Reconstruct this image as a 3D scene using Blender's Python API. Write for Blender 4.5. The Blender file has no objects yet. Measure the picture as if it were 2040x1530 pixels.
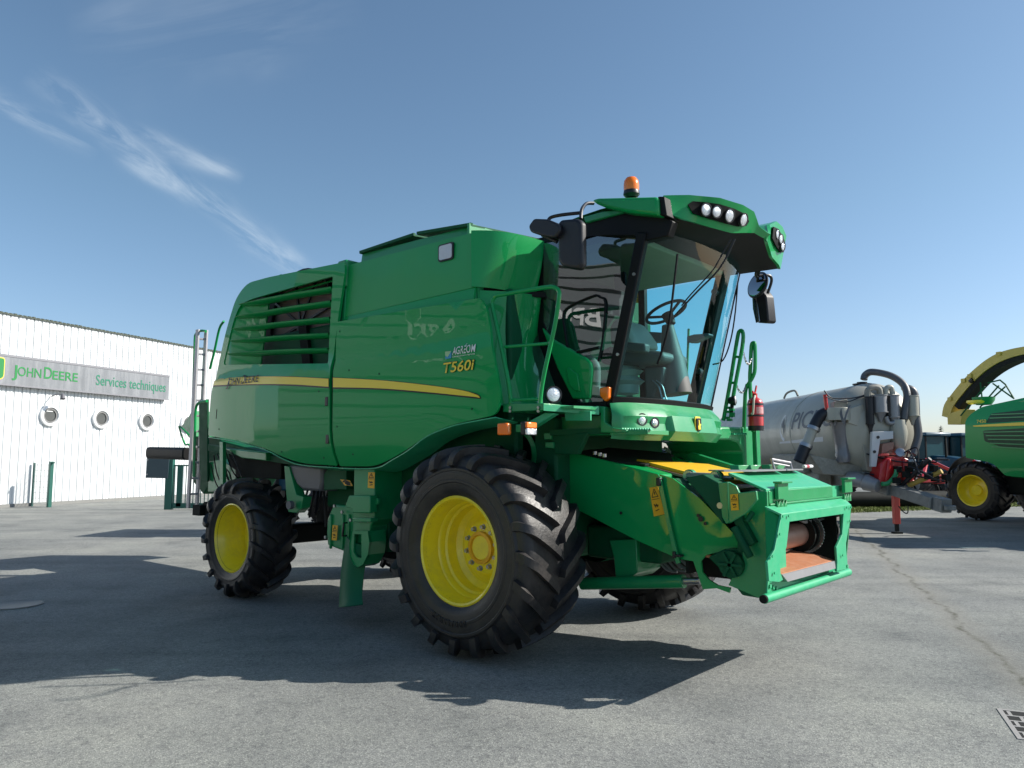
import bpy, bmesh, math, random
from math import radians as R_, sin, cos, pi, sqrt
from mathutils import Vector as V, Matrix as M4
from mathutils.geometry import delaunay_2d_cdt
random.seed(7)
SC = bpy.context.scene
COL = SC.collection

# ---------------------------------------------------------------- camera
FPX, CX, CY, CH = 1508.0, 1020.0, 765.0, 1.72
PITCH = math.atan(149/FPX)
cam = bpy.data.objects.new('camera', bpy.data.cameras.new('camera')); COL.objects.link(cam)
cam.location = (0, 0, CH); cam.rotation_euler = (pi/2 + PITCH, 0, 0)
cam.data.sensor_width = 36.0; cam.data.lens = FPX/2040*36.0
cam.data.clip_start = 0.05; cam.data.clip_end = 3000
SC.camera = cam

# ---------------------------------------------------------------- sun, sky, exposure
SUN = V((1.45, 0.06, 1.0)).normalized()
EXPO = 0.48
sl = bpy.data.lights.new('sun', 'SUN'); sl.energy = 5.0; sl.angle = R_(0.5); sl.color = (1, .95, .87)
so = bpy.data.objects.new('sun', sl); COL.objects.link(so)
so.rotation_euler = SUN.to_track_quat('Z', 'Y').to_euler(); so.location = (20, 0, 30)
w = bpy.data.worlds.new('World'); SC.world = w; w.use_nodes = True
nt = w.node_tree; nt.nodes.clear()
def N(nt, t, **k):
    n = nt.nodes.new(t)
    for a, b in k.items():
        if a.startswith('i_'): n.inputs[a[2:].replace('_', ' ')].default_value = b
        elif a.startswith('n_'): n.inputs[int(a[2:])].default_value = b
        else: setattr(n, a, b)
    return n
def L(nt, a, ao, b, bi): nt.links.new(a.outputs[ao], b.inputs[bi])
def MATH(nt, op, a, b=None, clamp=False):
    n = nt.nodes.new('ShaderNodeMath'); n.operation = op; n.use_clamp = clamp
    for i, x in enumerate((a, b)):
        if x is None: continue
        if isinstance(x, (int, float)): n.inputs[i].default_value = x
        else: nt.links.new(x, n.inputs[i])
    return n.outputs[0]
sky = N(nt, 'ShaderNodeTexSky', sky_type='NISHITA', sun_disc=False)
sky.sun_elevation = math.asin(SUN.z); sky.sun_rotation = math.atan2(SUN.x, SUN.y)
sky.air_density = 1.0; sky.dust_density = 0.8; sky.ozone_density = 3.0; sky.altitude = 60
bg = N(nt, 'ShaderNodeBackground', i_Strength=0.105); out = N(nt, 'ShaderNodeOutputWorld')
tc = N(nt, 'ShaderNodeTexCoord'); sp = N(nt, 'ShaderNodeSeparateXYZ'); L(nt, tc, 'Generated', sp, 0)
yy = MATH(nt, 'MAXIMUM', sp.outputs['Y'], 0.02)
u = MATH(nt, 'DIVIDE', sp.outputs['X'], yy); v = MATH(nt, 'DIVIDE', sp.outputs['Z'], yy)
cmb = N(nt, 'ShaderNodeCombineXYZ'); nt.links.new(u, cmb.inputs[0]); nt.links.new(v, cmb.inputs[1])
def cirrus(p0, p1, width, gain, warp=.05, scale=9., seed=0.):
    """soft wind-drawn streak of cloud between two sky directions (x/y, z/y)"""
    d = (V(p1)-V(p0)); ln = d.length; d /= ln; ang = math.atan2(d.y, d.x)
    mp = N(nt, 'ShaderNodeMapping', vector_type='TEXTURE'); mp.inputs['Location'].default_value = (p0[0], p0[1], 0)
    mp.inputs['Rotation'].default_value = (0, 0, ang); L(nt, cmb, 0, mp, 0)
    wn = N(nt, 'ShaderNodeTexNoise', i_Scale=7., i_Detail=3.); 
    off = N(nt, 'ShaderNodeVectorMath', operation='ADD'); off.inputs[1].default_value = (seed, seed, seed)
    L(nt, mp, 0, off, 0); L(nt, off, 0, wn, 'Vector')
    s2 = N(nt, 'ShaderNodeSeparateXYZ'); L(nt, mp, 0, s2, 0)
    b = MATH(nt, 'ADD', s2.outputs['Y'], MATH(nt, 'MULTIPLY', MATH(nt, 'SUBTRACT', wn.outputs[0], .5), warp*2))
    g = MATH(nt, 'EXPONENT', MATH(nt, 'MULTIPLY', MATH(nt, 'MULTIPLY', b, b), -1/(width*width)))
    t = MATH(nt, 'DIVIDE', s2.outputs['X'], ln)
    e = MATH(nt, 'MULTIPLY', MATH(nt, 'MULTIPLY', t, 5, True), MATH(nt, 'MULTIPLY', MATH(nt, 'SUBTRACT', 1.1, t), 5, True))
    st = N(nt, 'ShaderNodeMapping'); st.inputs['Scale'].default_value = (.45, 2.0, 1); st.inputs['Rotation'].default_value = (0, 0, .35)
    L(nt, off, 0, st, 0)
    n2 = N(nt, 'ShaderNodeTexNoise', i_Scale=scale, i_Detail=9., i_Roughness=.62, i_Distortion=.5); L(nt, st, 0, n2, 'Vector')
    m = MATH(nt, 'MULTIPLY', MATH(nt, 'SUBTRACT', n2.outputs[0], .40), 3.4, True)
    return MATH(nt, 'MULTIPLY', MATH(nt, 'MULTIPLY', MATH(nt, 'MULTIPLY', g, m), e), gain)
c1 = cirrus((-.67, .535), (-.27, .24), .014, .50, .022, 14.)
c2 = cirrus((-.76, .515), (-.58, .43), .015, .30, .015, 12., seed=2.)
c3 = cirrus((-.62, .58), (-.25, .66), .07, .12, .1, 6., seed=5.)
c4 = cirrus((-.53, .455), (-.38, .385), .012, .32, .015, 12., seed=8.)
cl = MATH(nt, 'ADD', MATH(nt, 'ADD', c1, c2), MATH(nt, 'ADD', c3, c4), True)
mx = N(nt, 'ShaderNodeMixRGB', blend_type='MIX'); nt.links.new(cl, mx.inputs[0]); 
tint = N(nt, 'ShaderNodeMixRGB', blend_type='MULTIPLY'); tint.inputs[0].default_value = 1; tint.inputs[2].default_value = (.97, 1.03, .97, 1)
hz = N(nt, 'ShaderNodeMixRGB'); hz.inputs[1].default_value = (.97, 1.03, .97, 1); hz.inputs[2].default_value = (.98, .965, 1.07, 1)
nt.links.new(MATH(nt, 'SUBTRACT', 1.0, MATH(nt, 'MULTIPLY', MATH(nt, 'MAXIMUM', sp.outputs['Z'], 0), 3.2), True), hz.inputs[0]); L(nt, hz, 0, tint, 2)
L(nt, sky, 0, tint, 1); L(nt, tint, 0, mx, 1)
mx.inputs[2].default_value = (6.2, 6.9, 7.4, 1)
L(nt, mx, 0, bg, 0); L(nt, bg, 0, out, 0)
SC.view_settings.view_transform = 'Standard'; SC.view_settings.look = 'None'
SC.view_settings.exposure = EXPO; SC.view_settings.gamma = 1

# ---------------------------------------------------------------- frames: machine-local metres from sight lines
_F = V((0, cos(PITCH), sin(PITCH))); _U = V((0, -sin(PITCH), cos(PITCH))); _C = V((0, 0, CH))
def ray(px, py): return V((1, 0, 0))*((px-CX)/FPX) + _F - _U*((py-CY)/FPX)
class Frame:
    def __init__(s, x, y, deg):
        s.o = V((x, y, 0)); s.a = R_(deg); s.f = V((cos(s.a), sin(s.a), 0)); s.l = V((-sin(s.a), cos(s.a), 0))
    def loc(s, P): d = P-s.o; return V((d.dot(s.f), d.dot(s.l), d.z))
    def _pl(s, px, py, n, c):
        r = ray(px, py); t = (c - (_C-s.o).dot(n))/r.dot(n); return s.loc(_C+r*t)
    def pix(s, P):
        W_ = s.o+s.f*P.x+s.l*P.y+V((0, 0, P.z))-_C; d = W_.dot(_F); return CX+FPX*W_.x/d, CY-FPX*W_.dot(_U)/d
    def S(s, px, py, y): return s._pl(px, py, s.l, y)
    def F(s, px, py, x): return s._pl(px, py, s.f, x)
    def Z(s, px, py, z): return s._pl(px, py, V((0, 0, 1)), z)

# ---------------------------------------------------------------- mesh builder
def rnd(pts, r, n=4):
    """fillet the corners of a 2-D polygon"""
    o = []; k = len(pts)
    for i in range(k):
        a, b, c = V(pts[i-1][:2]), V(pts[i][:2]), V(pts[(i+1) % k][:2])
        rr = r[i] if isinstance(r, (list, tuple)) else r
        d1, d2 = a-b, c-b; q = min(rr, d1.length*.45, d2.length*.45)
        if q < 1e-4: o.append(tuple(b)); continue
        p, e = b+d1.normalized()*q, b+d2.normalized()*q
        for j in range(n+1):
            t = j/n; o.append(tuple(p*(1-t)**2 + b*2*t*(1-t) + e*t*t))
    return o
def inside(p, poly):
    c = False; j = len(poly)-1
    for i in range(len(poly)):
        a, b = poly[i], poly[j]
        if (a[1] > p[1]) != (b[1] > p[1]) and p[0] < (b[0]-a[0])*(p[1]-a[1])/(b[1]-a[1])+a[0]: c = not c
        j = i
    return c
def smooth_path(pts, n=6):
    pts = [V(p) for p in pts]; o = []
    for i in range(len(pts)-1):
        p0 = pts[max(i-1, 0)]; p1 = pts[i]; p2 = pts[i+1]; p3 = pts[min(i+2, len(pts)-1)]
        for j in range(n):
            t = j/n
            o.append(.5*((2*p1)+(p2-p0)*t+(2*p0-5*p1+4*p2-p3)*t*t+(3*p1-p0-3*p2+p3)*t**3))
    o.append(pts[-1]); return o
class B:
    def __init__(s): s.bm = bmesh.new()
    def v(s, p): return s.bm.verts.new(V(p))
    def face(s, vs):
        try: return s.bm.faces.new(vs)
        except ValueError: return None
    def box(s, x0, x1, y0, y1, z0, z1, m=None):
        c = [V((x, y, z)) for x in (x0, x1) for y in (y0, y1) for z in (z0, z1)]
        if m is not None: c = [m @ p for p in c]
        v = [s.v(p) for p in c]
        for f in ((0,1,3,2),(4,6,7,5),(0,4,5,1),(2,3,7,6),(0,2,6,4),(1,5,7,3)): s.face([v[i] for i in f])
        return s
    def prism(s, pts, ext):
        """closed polygon of 3-D points, extruded along the vector ext"""
        ext = V(ext); a = [s.v(p) for p in pts]; b = [s.v(V(p)+ext) for p in pts]; n = len(a)
        s.face(a[::-1]); s.face(b)
        for i in range(n): s.face([a[i], a[(i+1) % n], b[(i+1) % n], b[i]])
        return s
    def tube(s, path, r, n=8, closed=False, cap=True):
        path = [V(p) for p in path]; k = len(path); rings = []; up = None
        for i, p in enumerate(path):
            a = path[i-1] if (i > 0 or closed) else p; b = path[(i+1) % k] if (i < k-1 or closed) else p
            d = (b-a).normalized()
            if up is None: up = V((0,0,1)) if abs(d.z) < .9 else V((1,0,0))
            x = d.cross(up)
            if x.length < 1e-5: x = d.cross(V((0,1,0)))
            x.normalize(); y = x.cross(d).normalized(); up = y
            rr = r[i] if isinstance(r, (list, tuple)) else r
            rings.append([s.v(p + (x*cos(2*pi*j/n)+y*sin(2*pi*j/n))*rr) for j in range(n)])
        for i in range(k if closed else k-1):
            A, Bq = rings[i], rings[(i+1) % k]
            for j in range(n): s.face([A[j], A[(j+1) % n], Bq[(j+1) % n], Bq[j]])
        if cap and not closed: s.face(rings[0][::-1]); s.face(rings[-1])
        return s
    def rod(s, a, b, r, n=10): return s.tube([a, b], r, n)
    def bar(s, a, b, w, h, up=(0,0,1)):
        a, b = V(a), V(b); d = (b-a).normalized(); x = d.cross(V(up)).normalized(); y = x.cross(d)
        v = [s.v(p + x*i*w/2 + y*j*h/2) for p in (a, b) for i, j in ((-1,-1),(1,-1),(1,1),(-1,1))]
        for f in ((3,2,1,0),(4,5,6,7),(0,1,5,4),(1,2,6,5),(2,3,7,6),(3,0,4,7)): s.face([v[i] for i in f])
        return s
    def lathe(s, prof, c, axis, n=32, closed=False):
        """prof = [(along axis, radius)]"""
        c, ax = V(c), V(axis).normalized(); x = ax.orthogonal().normalized(); y = ax.cross(x); rings = []
        for h, r in prof:
            if r < 1e-5: rings.append([s.v(c+ax*h)])
            else: rings.append([s.v(c+ax*h+(x*cos(2*pi*j/n)+y*sin(2*pi*j/n))*r) for j in range(n)])
        m = len(rings)
        for i in range(m if closed else m-1):
            A, Q = rings[i], rings[(i+1) % m]
            for j in range(n):
                k = (j+1) % n
                if len(A) == 1 and len(Q) == 1: continue
                if len(A) == 1: s.face([A[0], Q[k], Q[j]])
                elif len(Q) == 1: s.face([A[j], A[k], Q[0]])
                else: s.face([A[j], A[k], Q[k], Q[j]])
        return s
    def disc(s, c, axis, r, t, n=24, dome=0):
        p = [(0, 0), (0, r), (t, r)] + ([(t+dome*.6, r*.7)] if dome else []) + [(t+dome, 0)]
        return s.lathe(p, c, axis, n)
    def grid(s, fn, nu, nv, closeu=False):
        g = [[s.v(fn(i/nu, j/nv)) for j in range(nv+1)] for i in range(nu+(0 if closeu else 1))]
        for i in range(nu):
            for j in range(nv):
                k = (i+1) % len(g); s.face([g[i][j], g[k][j], g[k][j+1], g[i][j+1]])
        return s
    def sheet(s, outer, holes, to3, step=.15):
        """curved sheet: 2-D outline with holes, mapped through to3(a, b)"""
        loops = [outer]+list(holes); vs, es = [], []
        for lp in loops:
            st = []
            for i in range(len(lp)):
                a, b = V(lp[i]), V(lp[(i+1) % len(lp)]); k = max(1, int((b-a).length/step))
                st += [a.lerp(b, j/k) for j in range(k)]
            o = len(vs); vs += st; es += [(o+i, o+(i+1) % len(st)) for i in range(len(st))]
        xs = [p[0] for p in outer]; ys = [p[1] for p in outer]; nb = len(vs); bd = vs[:]
        x = min(xs)+step/2; row = 0
        while x < max(xs):
            y = min(ys)+step/2 + (step/2 if row % 2 else 0)
            while y < max(ys):
                p = (x, y)
                if inside(p, outer) and not any(inside(p, h) for h in holes) and min((V(p)-q).length for q in bd) > step*.45: vs.append(V(p))
                y += step
            x += step; row += 1
        r = delaunay_2d_cdt(vs, es, [], 0, 1e-5)
        nv = [s.v(to3(p[0], p[1])) for p in r[0]]
        for f in r[2]:
            c = sum((r[0][i] for i in f), V((0, 0)))/len(f)
            if inside(c, outer) and not any(inside(c, h) for h in holes): s.face([nv[i] for i in f])
        return s
    def build(s, name, mat, parent=None, bevel=0, angle=35, solid=0, sub=0, seg=2, off=-1):
        s.bm.normal_update()
        if not solid: bmesh.ops.recalc_face_normals(s.bm, faces=s.bm.faces)
        loose = [v for v in s.bm.verts if not v.link_faces]
        if loose: bmesh.ops.delete(s.bm, geom=loose, context='VERTS')
        me = bpy.data.meshes.new(name); s.bm.to_mesh(me); s.bm.free()
        for p in me.polygons: p.use_smooth = True
        me.set_sharp_from_angle(angle=R_(angle))
        if solid:
            at = me.attributes.get('sharp_edge') or me.attributes.new('sharp_edge', 'BOOLEAN', 'EDGE'); cnt = {}
            for p in me.polygons:
                for k_ in p.edge_keys: cnt[k_] = cnt.get(k_, 0)+1
            for e_ in me.edges:
                if cnt.get(e_.key, 0) == 1: at.data[e_.index].value = True
        for m in (mat if isinstance(mat, (list, tuple)) else [mat]): me.materials.append(m)
        o = bpy.data.objects.new(name, me); COL.objects.link(o); o.parent = parent
        if solid:
            m = o.modifiers.new('s', 'SOLIDIFY'); m.thickness = solid; m.offset = off; m.use_even_offset = False
        if bevel:
            m = o.modifiers.new('b', 'BEVEL'); m.width = bevel; m.segments = seg; m.limit_method = 'ANGLE'; m.angle_limit = R_(35)
            m.harden_normals = False
        return o
def empty(name, loc=(0,0,0), rz=0, parent=None):
    o = bpy.data.objects.new(name, None); COL.objects.link(o); o.location = loc; o.rotation_euler = (0, 0, rz); o.parent = parent
    o.empty_display_size = .2; return o
def tag(o, label=None, cat=None, group=None, kind=None):
    for k, x in (('label', label), ('category', cat), ('group', group), ('kind', kind)):
        if x: o[k] = x
    return o
def text(name, s_, size, mat, parent, origin, xd, yd, ext=.002, align='LEFT', shear=0, sx=1.0, bold=0, spacing=1.0):
    cu = bpy.data.curves.new(name, 'FONT'); cu.body = s_; cu.size = size; cu.extrude = ext; cu.align_x = align; cu.shear = shear
    cu.offset = bold; cu.resolution_u = 4; cu.space_character = spacing
    to = bpy.data.objects.new('t', cu); COL.objects.link(to)
    dg = bpy.context.evaluated_depsgraph_get(); me = bpy.data.meshes.new_from_object(to.evaluated_get(dg))
    bpy.data.objects.remove(to); me.materials.clear(); me.materials.append(mat)
    xd, yd = V(xd).normalized(), V(yd).normalized(); zd = xd.cross(yd)
    mt = M4((( xd.x*sx, yd.x, zd.x, origin[0]), (xd.y*sx, yd.y, zd.y, origin[1]), (xd.z*sx, yd.z, zd.z, origin[2]), (0,0,0,1)))
    me.transform(mt)
    o = bpy.data.objects.new(name, me); COL.objects.link(o); o.parent = parent; return o
def copy_tree(o, parent=None):
    c = o.copy(); COL.objects.link(c); c.parent = parent
    for ch in [x for x in bpy.data.objects if x.parent == o]: copy_tree(ch, c)
    return c

# ---------------------------------------------------------------- materials
MAT = {}
def mat(name, col, rough=.5, metal=0, coat=0, var=.12, vscale=3., bump=0, bscale=40., spec=.5, dust=None, dustamt=0, stretch=(1,1,1), wave=0, coatr=.05):
    m = bpy.data.materials.new(name); m.use_nodes = True; t = m.node_tree; b = t.nodes['Principled BSDF']
    b.inputs['Roughness'].default_value = rough; b.inputs['Metallic'].default_value = metal
    b.inputs['Coat Weight'].default_value = coat; b.inputs['Coat Roughness'].default_value = coatr
    b.inputs['Specular IOR Level'].default_value = spec
    tcn = N(t, 'ShaderNodeTexCoord'); mp = N(t, 'ShaderNodeMapping'); mp.inputs['Scale'].default_value = stretch; L(t, tcn, 'Object', mp, 0)
    n = N(t, 'ShaderNodeTexNoise', i_Scale=vscale, i_Detail=6., i_Roughness=.6); L(t, mp, 0, n, 'Vector')
    c = V(col[:3]); mix = N(t, 'ShaderNodeMixRGB'); mix.inputs[1].default_value = (*[x*(1-var) for x in c], 1); mix.inputs[2].default_value = (*[min(1, x*(1+var)) for x in c], 1)
    L(t, n, 0, mix, 0); last = mix
    if dust:
        n2 = N(t, 'ShaderNodeTexNoise', i_Scale=vscale*2.3, i_Detail=10., i_Roughness=.75); L(t, mp, 0, n2, 'Vector')
        f = MATH(t, 'MULTIPLY', MATH(t, 'MULTIPLY', MATH(t, 'SUBTRACT', n2.outputs[0], .45), 4., True), dustamt)
        d = N(t, 'ShaderNodeMixRGB'); t.links.new(f, d.inputs[0]); L(t, last, 0, d, 1); d.inputs[2].default_value = (*dust, 1); last = d
        t.links.new(MATH(t, 'ADD', MATH(t, 'MULTIPLY', f, .5), rough, True), b.inputs['Roughness'])
    L(t, last, 0, b, 'Base Color')
    if bump or wave:
        h = None
        if bump:
            n3 = N(t, 'ShaderNodeTexNoise', i_Scale=bscale, i_Detail=4.); L(t, mp, 0, n3, 'Vector')
            bp = N(t, 'ShaderNodeBump', i_Strength=bump, i_Distance=.01); L(t, n3, 0, bp, 'Height'); h = bp
        if wave:
            n4 = N(t, 'ShaderNodeTexNoise', i_Scale=2.2, i_Detail=1.); L(t, mp, 0, n4, 'Vector')
            bp = N(t, 'ShaderNodeBump', i_Strength=1., i_Distance=wave); L(t, n4, 0, bp, 'Height')
            if h: L(t, h, 0, bp, 'Normal')
            h = bp
        L(t, h, 0, b, 'Normal'); L(t, h, 0, b, 'Coat Normal')
    MAT[name] = m; return m
GREEN = (.002, .30, .075)
g_paint = mat('green_paint', GREEN, .45, 0, .6, .06, 1.2, wave=.0010, coatr=.012, spec=.15)
g_part = mat('green_part_paint', (.004, .265, .082), .42, 0, .5, .12, 4., bump=.05, bscale=60, dust=(.05,.24,.12), dustamt=.3)
g_dark = mat('green_shaded_dusty_paint', (.002, .085, .034), .55, 0, .0, .25, 4., bump=.08, dust=(.035,.08,.045), dustamt=.35, spec=.2)  # dusty green, darkened: shade under the deck and inside put into the colour
g_pale = mat('green_sunlit_worn_paint', (.016, .38, .17), .50, 0, .25, .12, 5., dust=(.14,.42,.25), dustamt=.35)  # worn green, paler: sun sheen on up-facing parts put into the colour
yel = mat('yellow_wheel_paint', (.98, .76, .02), .3, 0, .5, .08, 3., dust=(.40,.27,.09), dustamt=.28)
hubm = mat('rusty_yellow_hub', (.85, .45, .03), .5, .2, .2, .2, 8.)
yel_s = mat('yellow_decal', (.90, .66, .03), .4, 0, .5, .03, 3.)
yel_w = mat('yellow_plastic_pad', (.78, .45, .01), .5, 0, .1, .15, 8., dust=(.5,.3,.08), dustamt=.3)
blk = mat('black_plastic', (.009, .009, .013), .45, 0, .05, .2, 5., bump=.05, bscale=200)
blkd = mat('black_trim', (.004, .004, .005), .55, 0, .0, .1, 5., spec=.25)
dark = mat('dark_machinery', (.006, .009, .008), .75, .1, 0, .6, 6., dust=(.03,.027,.022), dustamt=.3, spec=.3)
rub = mat('tyre_rubber', (.017, .0165, .018), .42, 0, 0, .35, 2.2, bump=.25, bscale=50, dust=(.085, .070, .058), dustamt=.42)
steel = mat('bare_steel', (.42, .42, .43), .35, .9, 0, .15, 6.)
alu = mat('aluminium', (.40, .39, .41), .5, .5, 0, .1, 6.)
galv = mat('grey_plate', (.30, .30, .31), .5, .5, 0, .15, 9.)
grey = mat('grey_plastic', (.13, .125, .14), .5, 0, 0, .1, 4.)
cream = mat('cream_plastic', (.50, .50, .42), .5, 0, 0, .06, 4.)
trim = mat('cab_interior_grey', (.085, .085, .08), .6, 0, 0, .1, 5.)
lin = mat('cab_headliner', (.30, .29, .19), .8, 0, 0, .1, 5.)
oran = mat('orange_lens', (1.0, .19, .002), .2, 0, .6, .05, 10.)
whl = mat('clear_lens', (.75, .77, .8), .12, .55, .8, .12, 60., bump=.6, bscale=120)
redm = mat('red_paint', (.50, .012, .014), .35, 0, .5, .1, 4.)
rust = mat('rusty_floor', (.42, .15, .06), .6, .1, 0, .3, 6., dust=(.62, .42, .32), dustamt=.5, stretch=(1, 6, 1))
brn = mat('worn_drum', (.30, .17, .13), .45, .1, 0, .3, 6.)
mesh_m = mat('brown_screen', (.22, .16, .15), .7, .3, 0, .15, 60., bump=.3, bscale=400)
white = mat('white_decal', (.75, .75, .75), .5, var=.02)
blue = mat('blue_decal', (.05, .30, .55), .5, var=.1)
ink = mat('black_decal', (.004, .004, .004), .4, var=.02)
mir = mat('mirror_glass', (.35, .36, .38), .05, 1, 0, .01)
def glass(name, tintc, ior=1.6, thin=1.0):
    m = bpy.data.materials.new(name); m.use_nodes = True; t = m.node_tree; t.nodes.clear()
    tr = N(t, 'ShaderNodeBsdfTransparent'); tr.inputs[0].default_value = (*tintc, 1)
    gl = N(t, 'ShaderNodeBsdfGlossy'); gl.inputs['Roughness'].default_value = .01; gl.inputs[0].default_value = (1, 1, 1, 1)
    fr = N(t, 'ShaderNodeFresnel'); ge = N(t, 'ShaderNodeNewGeometry')
    t.links.new(MATH(t, 'ADD', MATH(t, 'MULTIPLY', ge.outputs['Backfacing'], 1/ior-ior), ior), fr.inputs[0])
    tcn = N(t, 'ShaderNodeTexCoord'); n4 = N(t, 'ShaderNodeTexNoise', i_Scale=1.6, i_Detail=1.); L(t, tcn, 'Object', n4, 'Vector')
    bp = N(t, 'ShaderNodeBump', i_Strength=1., i_Distance=.003); L(t, n4, 0, bp, 'Height'); L(t, bp, 0, gl, 'Normal'); 
    mxs = N(t, 'ShaderNodeMixShader'); o = N(t, 'ShaderNodeOutputMaterial')
    L(t, fr, 0, mxs, 0); L(t, tr, 0, mxs, 1); L(t, gl, 0, mxs, 2); L(t, mxs, 0, o, 0); return m
g_ws = glass('windscreen_glass', (.58, .93, .95), 1.32)
g_side = glass('side_glass', (.24, .36, .37), 2.3)
g_clear = glass('pane_glass', (.35, .40, .42), 1.6)

# ================================================================ SETTING
def ground_mat():
    m = bpy.data.materials.new('asphalt'); m.use_nodes = True; t = m.node_tree; b = t.nodes['Principled BSDF']
    tcn = N(t, 'ShaderNodeTexCoord')
    def nz(sc, de=4., ro=.6, st=None):
        n = N(t, 'ShaderNodeTexNoise', i_Scale=sc, i_Detail=de, i_Roughness=ro)
        if st: mp = N(t, 'ShaderNodeMapping'); mp.inputs['Scale'].default_value = st; L(t, tcn, 'Object', mp, 0); L(t, mp, 0, n, 'Vector')
        else: L(t, tcn, 'Object', n, 'Vector')
        return n
    def ramp(src, stops):
        r = N(t, 'ShaderNodeValToRGB'); e = r.color_ramp.elements
        while len(e) < len(stops): e.new(.5)
        for i, (p, c) in enumerate(stops): e[i].position = p; e[i].color = (*c, 1)
        t.links.new(src, r.inputs[0]); return r
    base = ramp(nz(.22, 5.).outputs[0], [(.3, (.185, .190, .183)), (.5, (.225, .229, .220)), (.72, (.270, .268, .248))])
    vo = N(t, 'ShaderNodeTexVoronoi', i_Scale=120., feature='F1'); L(t, tcn, 'Object', vo, 'Vector')
    sep = N(t, 'ShaderNodeSeparateColor'); L(t, vo, 'Color', sep, 0)
    grain = ramp(sep.outputs[0], [(.0, (.52, .53, .54)), (.3, (.86, .87, .88)), (.8, (1.06, 1.08, 1.06)), (1., (1.6, 1.6, 1.55))])
    vo2 = N(t, 'ShaderNodeTexVoronoi', i_Scale=32., feature='F1'); L(t, tcn, 'Object', vo2, 'Vector')
    s2 = N(t, 'ShaderNodeSeparateColor'); L(t, vo2, 'Color', s2, 0)
    g2 = ramp(s2.outputs[1], [(.0, (.70, .70, .72)), (.3, (1, 1, 1)), (1., (1.12, 1.12, 1.1))])
    m1 = N(t, 'ShaderNodeMixRGB', blend_type='MULTIPLY'); m1.inputs[0].default_value = .8; L(t, base, 0, m1, 1); L(t, grain, 0, m1, 2)
    m2 = N(t, 'ShaderNodeMixRGB', blend_type='MULTIPLY'); m2.inputs[0].default_value = .65; L(t, m1, 0, m2, 1); L(t, g2, 0, m2, 2)
    st = ramp(nz(1.1, 8., .7).outputs[0], [(.30, (.74, .75, .76)), (.45, (.96, .96, .96)), (.6, (1.02, 1.02, 1.02)), (.8, (1.14, 1.13, 1.09))])
    m3 = N(t, 'ShaderNodeMixRGB', blend_type='MULTIPLY'); m3.inputs[0].default_value = 1; L(t, m2, 0, m3, 1); L(t, st, 0, m3, 2)
    big = ramp(nz(.55, 3., .5).outputs[0], [(.32, (.84, .85, .86)), (.5, (1, 1, 1)), (.68, (1.12, 1.12, 1.09))])
    m3b = N(t, 'ShaderNodeMixRGB', blend_type='MULTIPLY'); m3b.inputs[0].default_value = 1; L(t, m3, 0, m3b, 1); L(t, big, 0, m3b, 2); m3 = m3b
    # a few oil drips and tyre-polished bands
    vs_ = N(t, 'ShaderNodeTexVoronoi', i_Scale=.42, feature='F1'); L(t, tcn, 'Object', vs_, 'Vector'); wn_ = nz(9., 5., .7)
    dd = MATH(t, 'ADD', vs_.outputs['Distance'], MATH(t, 'MULTIPLY', MATH(t, 'SUBTRACT', wn_.outputs[0], .5), .16))
    sp_ = MATH(t, 'MULTIPLY', MATH(t, 'MULTIPLY', MATH(t, 'SUBTRACT', .10, dd), 14, True), .45)
    m3c = N(t, 'ShaderNodeMixRGB'); t.links.new(sp_, m3c.inputs[0]); L(t, m3, 0, m3c, 1); m3c.inputs[2].default_value = (.10, .10, .098, 1); m3 = m3c
    mpt = N(t, 'ShaderNodeMapping'); mpt.inputs['Rotation'].default_value = (0, 0, .75); mpt.inputs['Scale'].default_value = (.08, 1.6, 1); L(t, tcn, 'Object', mpt, 0)
    tn = N(t, 'ShaderNodeTexNoise', i_Scale=1.2, i_Detail=3.); L(t, mpt, 0, tn, 'Vector')
    tr_ = ramp(tn.outputs[0], [(.36, (.88, .885, .89)), (.46, (1, 1, 1)), (.7, (1.03, 1.03, 1.02))])
    m3d = N(t, 'ShaderNodeMixRGB', blend_type='MULTIPLY'); m3d.inputs[0].default_value = 1; L(t, m3, 0, m3d, 1); L(t, tr_, 0, m3d, 2); m3 = m3d
    # worn joint running across the yard
    mp = N(t, 'ShaderNodeMapping', vector_type='TEXTURE'); mp.inputs['Location'].default_value = (4.45, 7.43, 0)
    mp.inputs['Rotation'].default_value = (0, 0, math.atan2(5.77, 2.0)); L(t, tcn, 'Object', mp, 0)
    s3 = N(t, 'ShaderNodeSeparateXYZ'); L(t, mp, 0, s3, 0); wb = nz(1.4, 6., .65)
    d = MATH(t, 'ABSOLUTE', MATH(t, 'ADD', s3.outputs['Y'], MATH(t, 'MULTIPLY', MATH(t, 'SUBTRACT', wb.outputs[0], .5), .5)))
    br = nz(5., 6., .7)
    ln = MATH(t, 'MULTIPLY', MATH(t, 'SUBTRACT', 1, MATH(t, 'DIVIDE', d, .05), True), MATH(t, 'MULTIPLY', MATH(t, 'SUBTRACT', br.outputs[0], .38), 5, True))
    hal = MATH(t, 'MULTIPLY', MATH(t, 'SUBTRACT', 1, MATH(t, 'DIVIDE', d, .28), True), .45)
    m4 = N(t, 'ShaderNodeMixRGB'); t.links.new(hal, m4.inputs[0]); L(t, m3, 0, m4, 1); m4.inputs[2].default_value = (.24, .225, .19, 1)
    m5 = N(t, 'ShaderNodeMixRGB'); t.links.new(MATH(t, 'MULTIPLY', ln, .95), m5.inputs[0]); L(t, m4, 0, m5, 1); m5.inputs[2].default_value = (.085, .085, .065, 1)
    L(t, m5, 0, b, 'Base Color'); b.inputs['Roughness'].default_value = .85; b.inputs['Specular IOR Level'].default_value = .3
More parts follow.
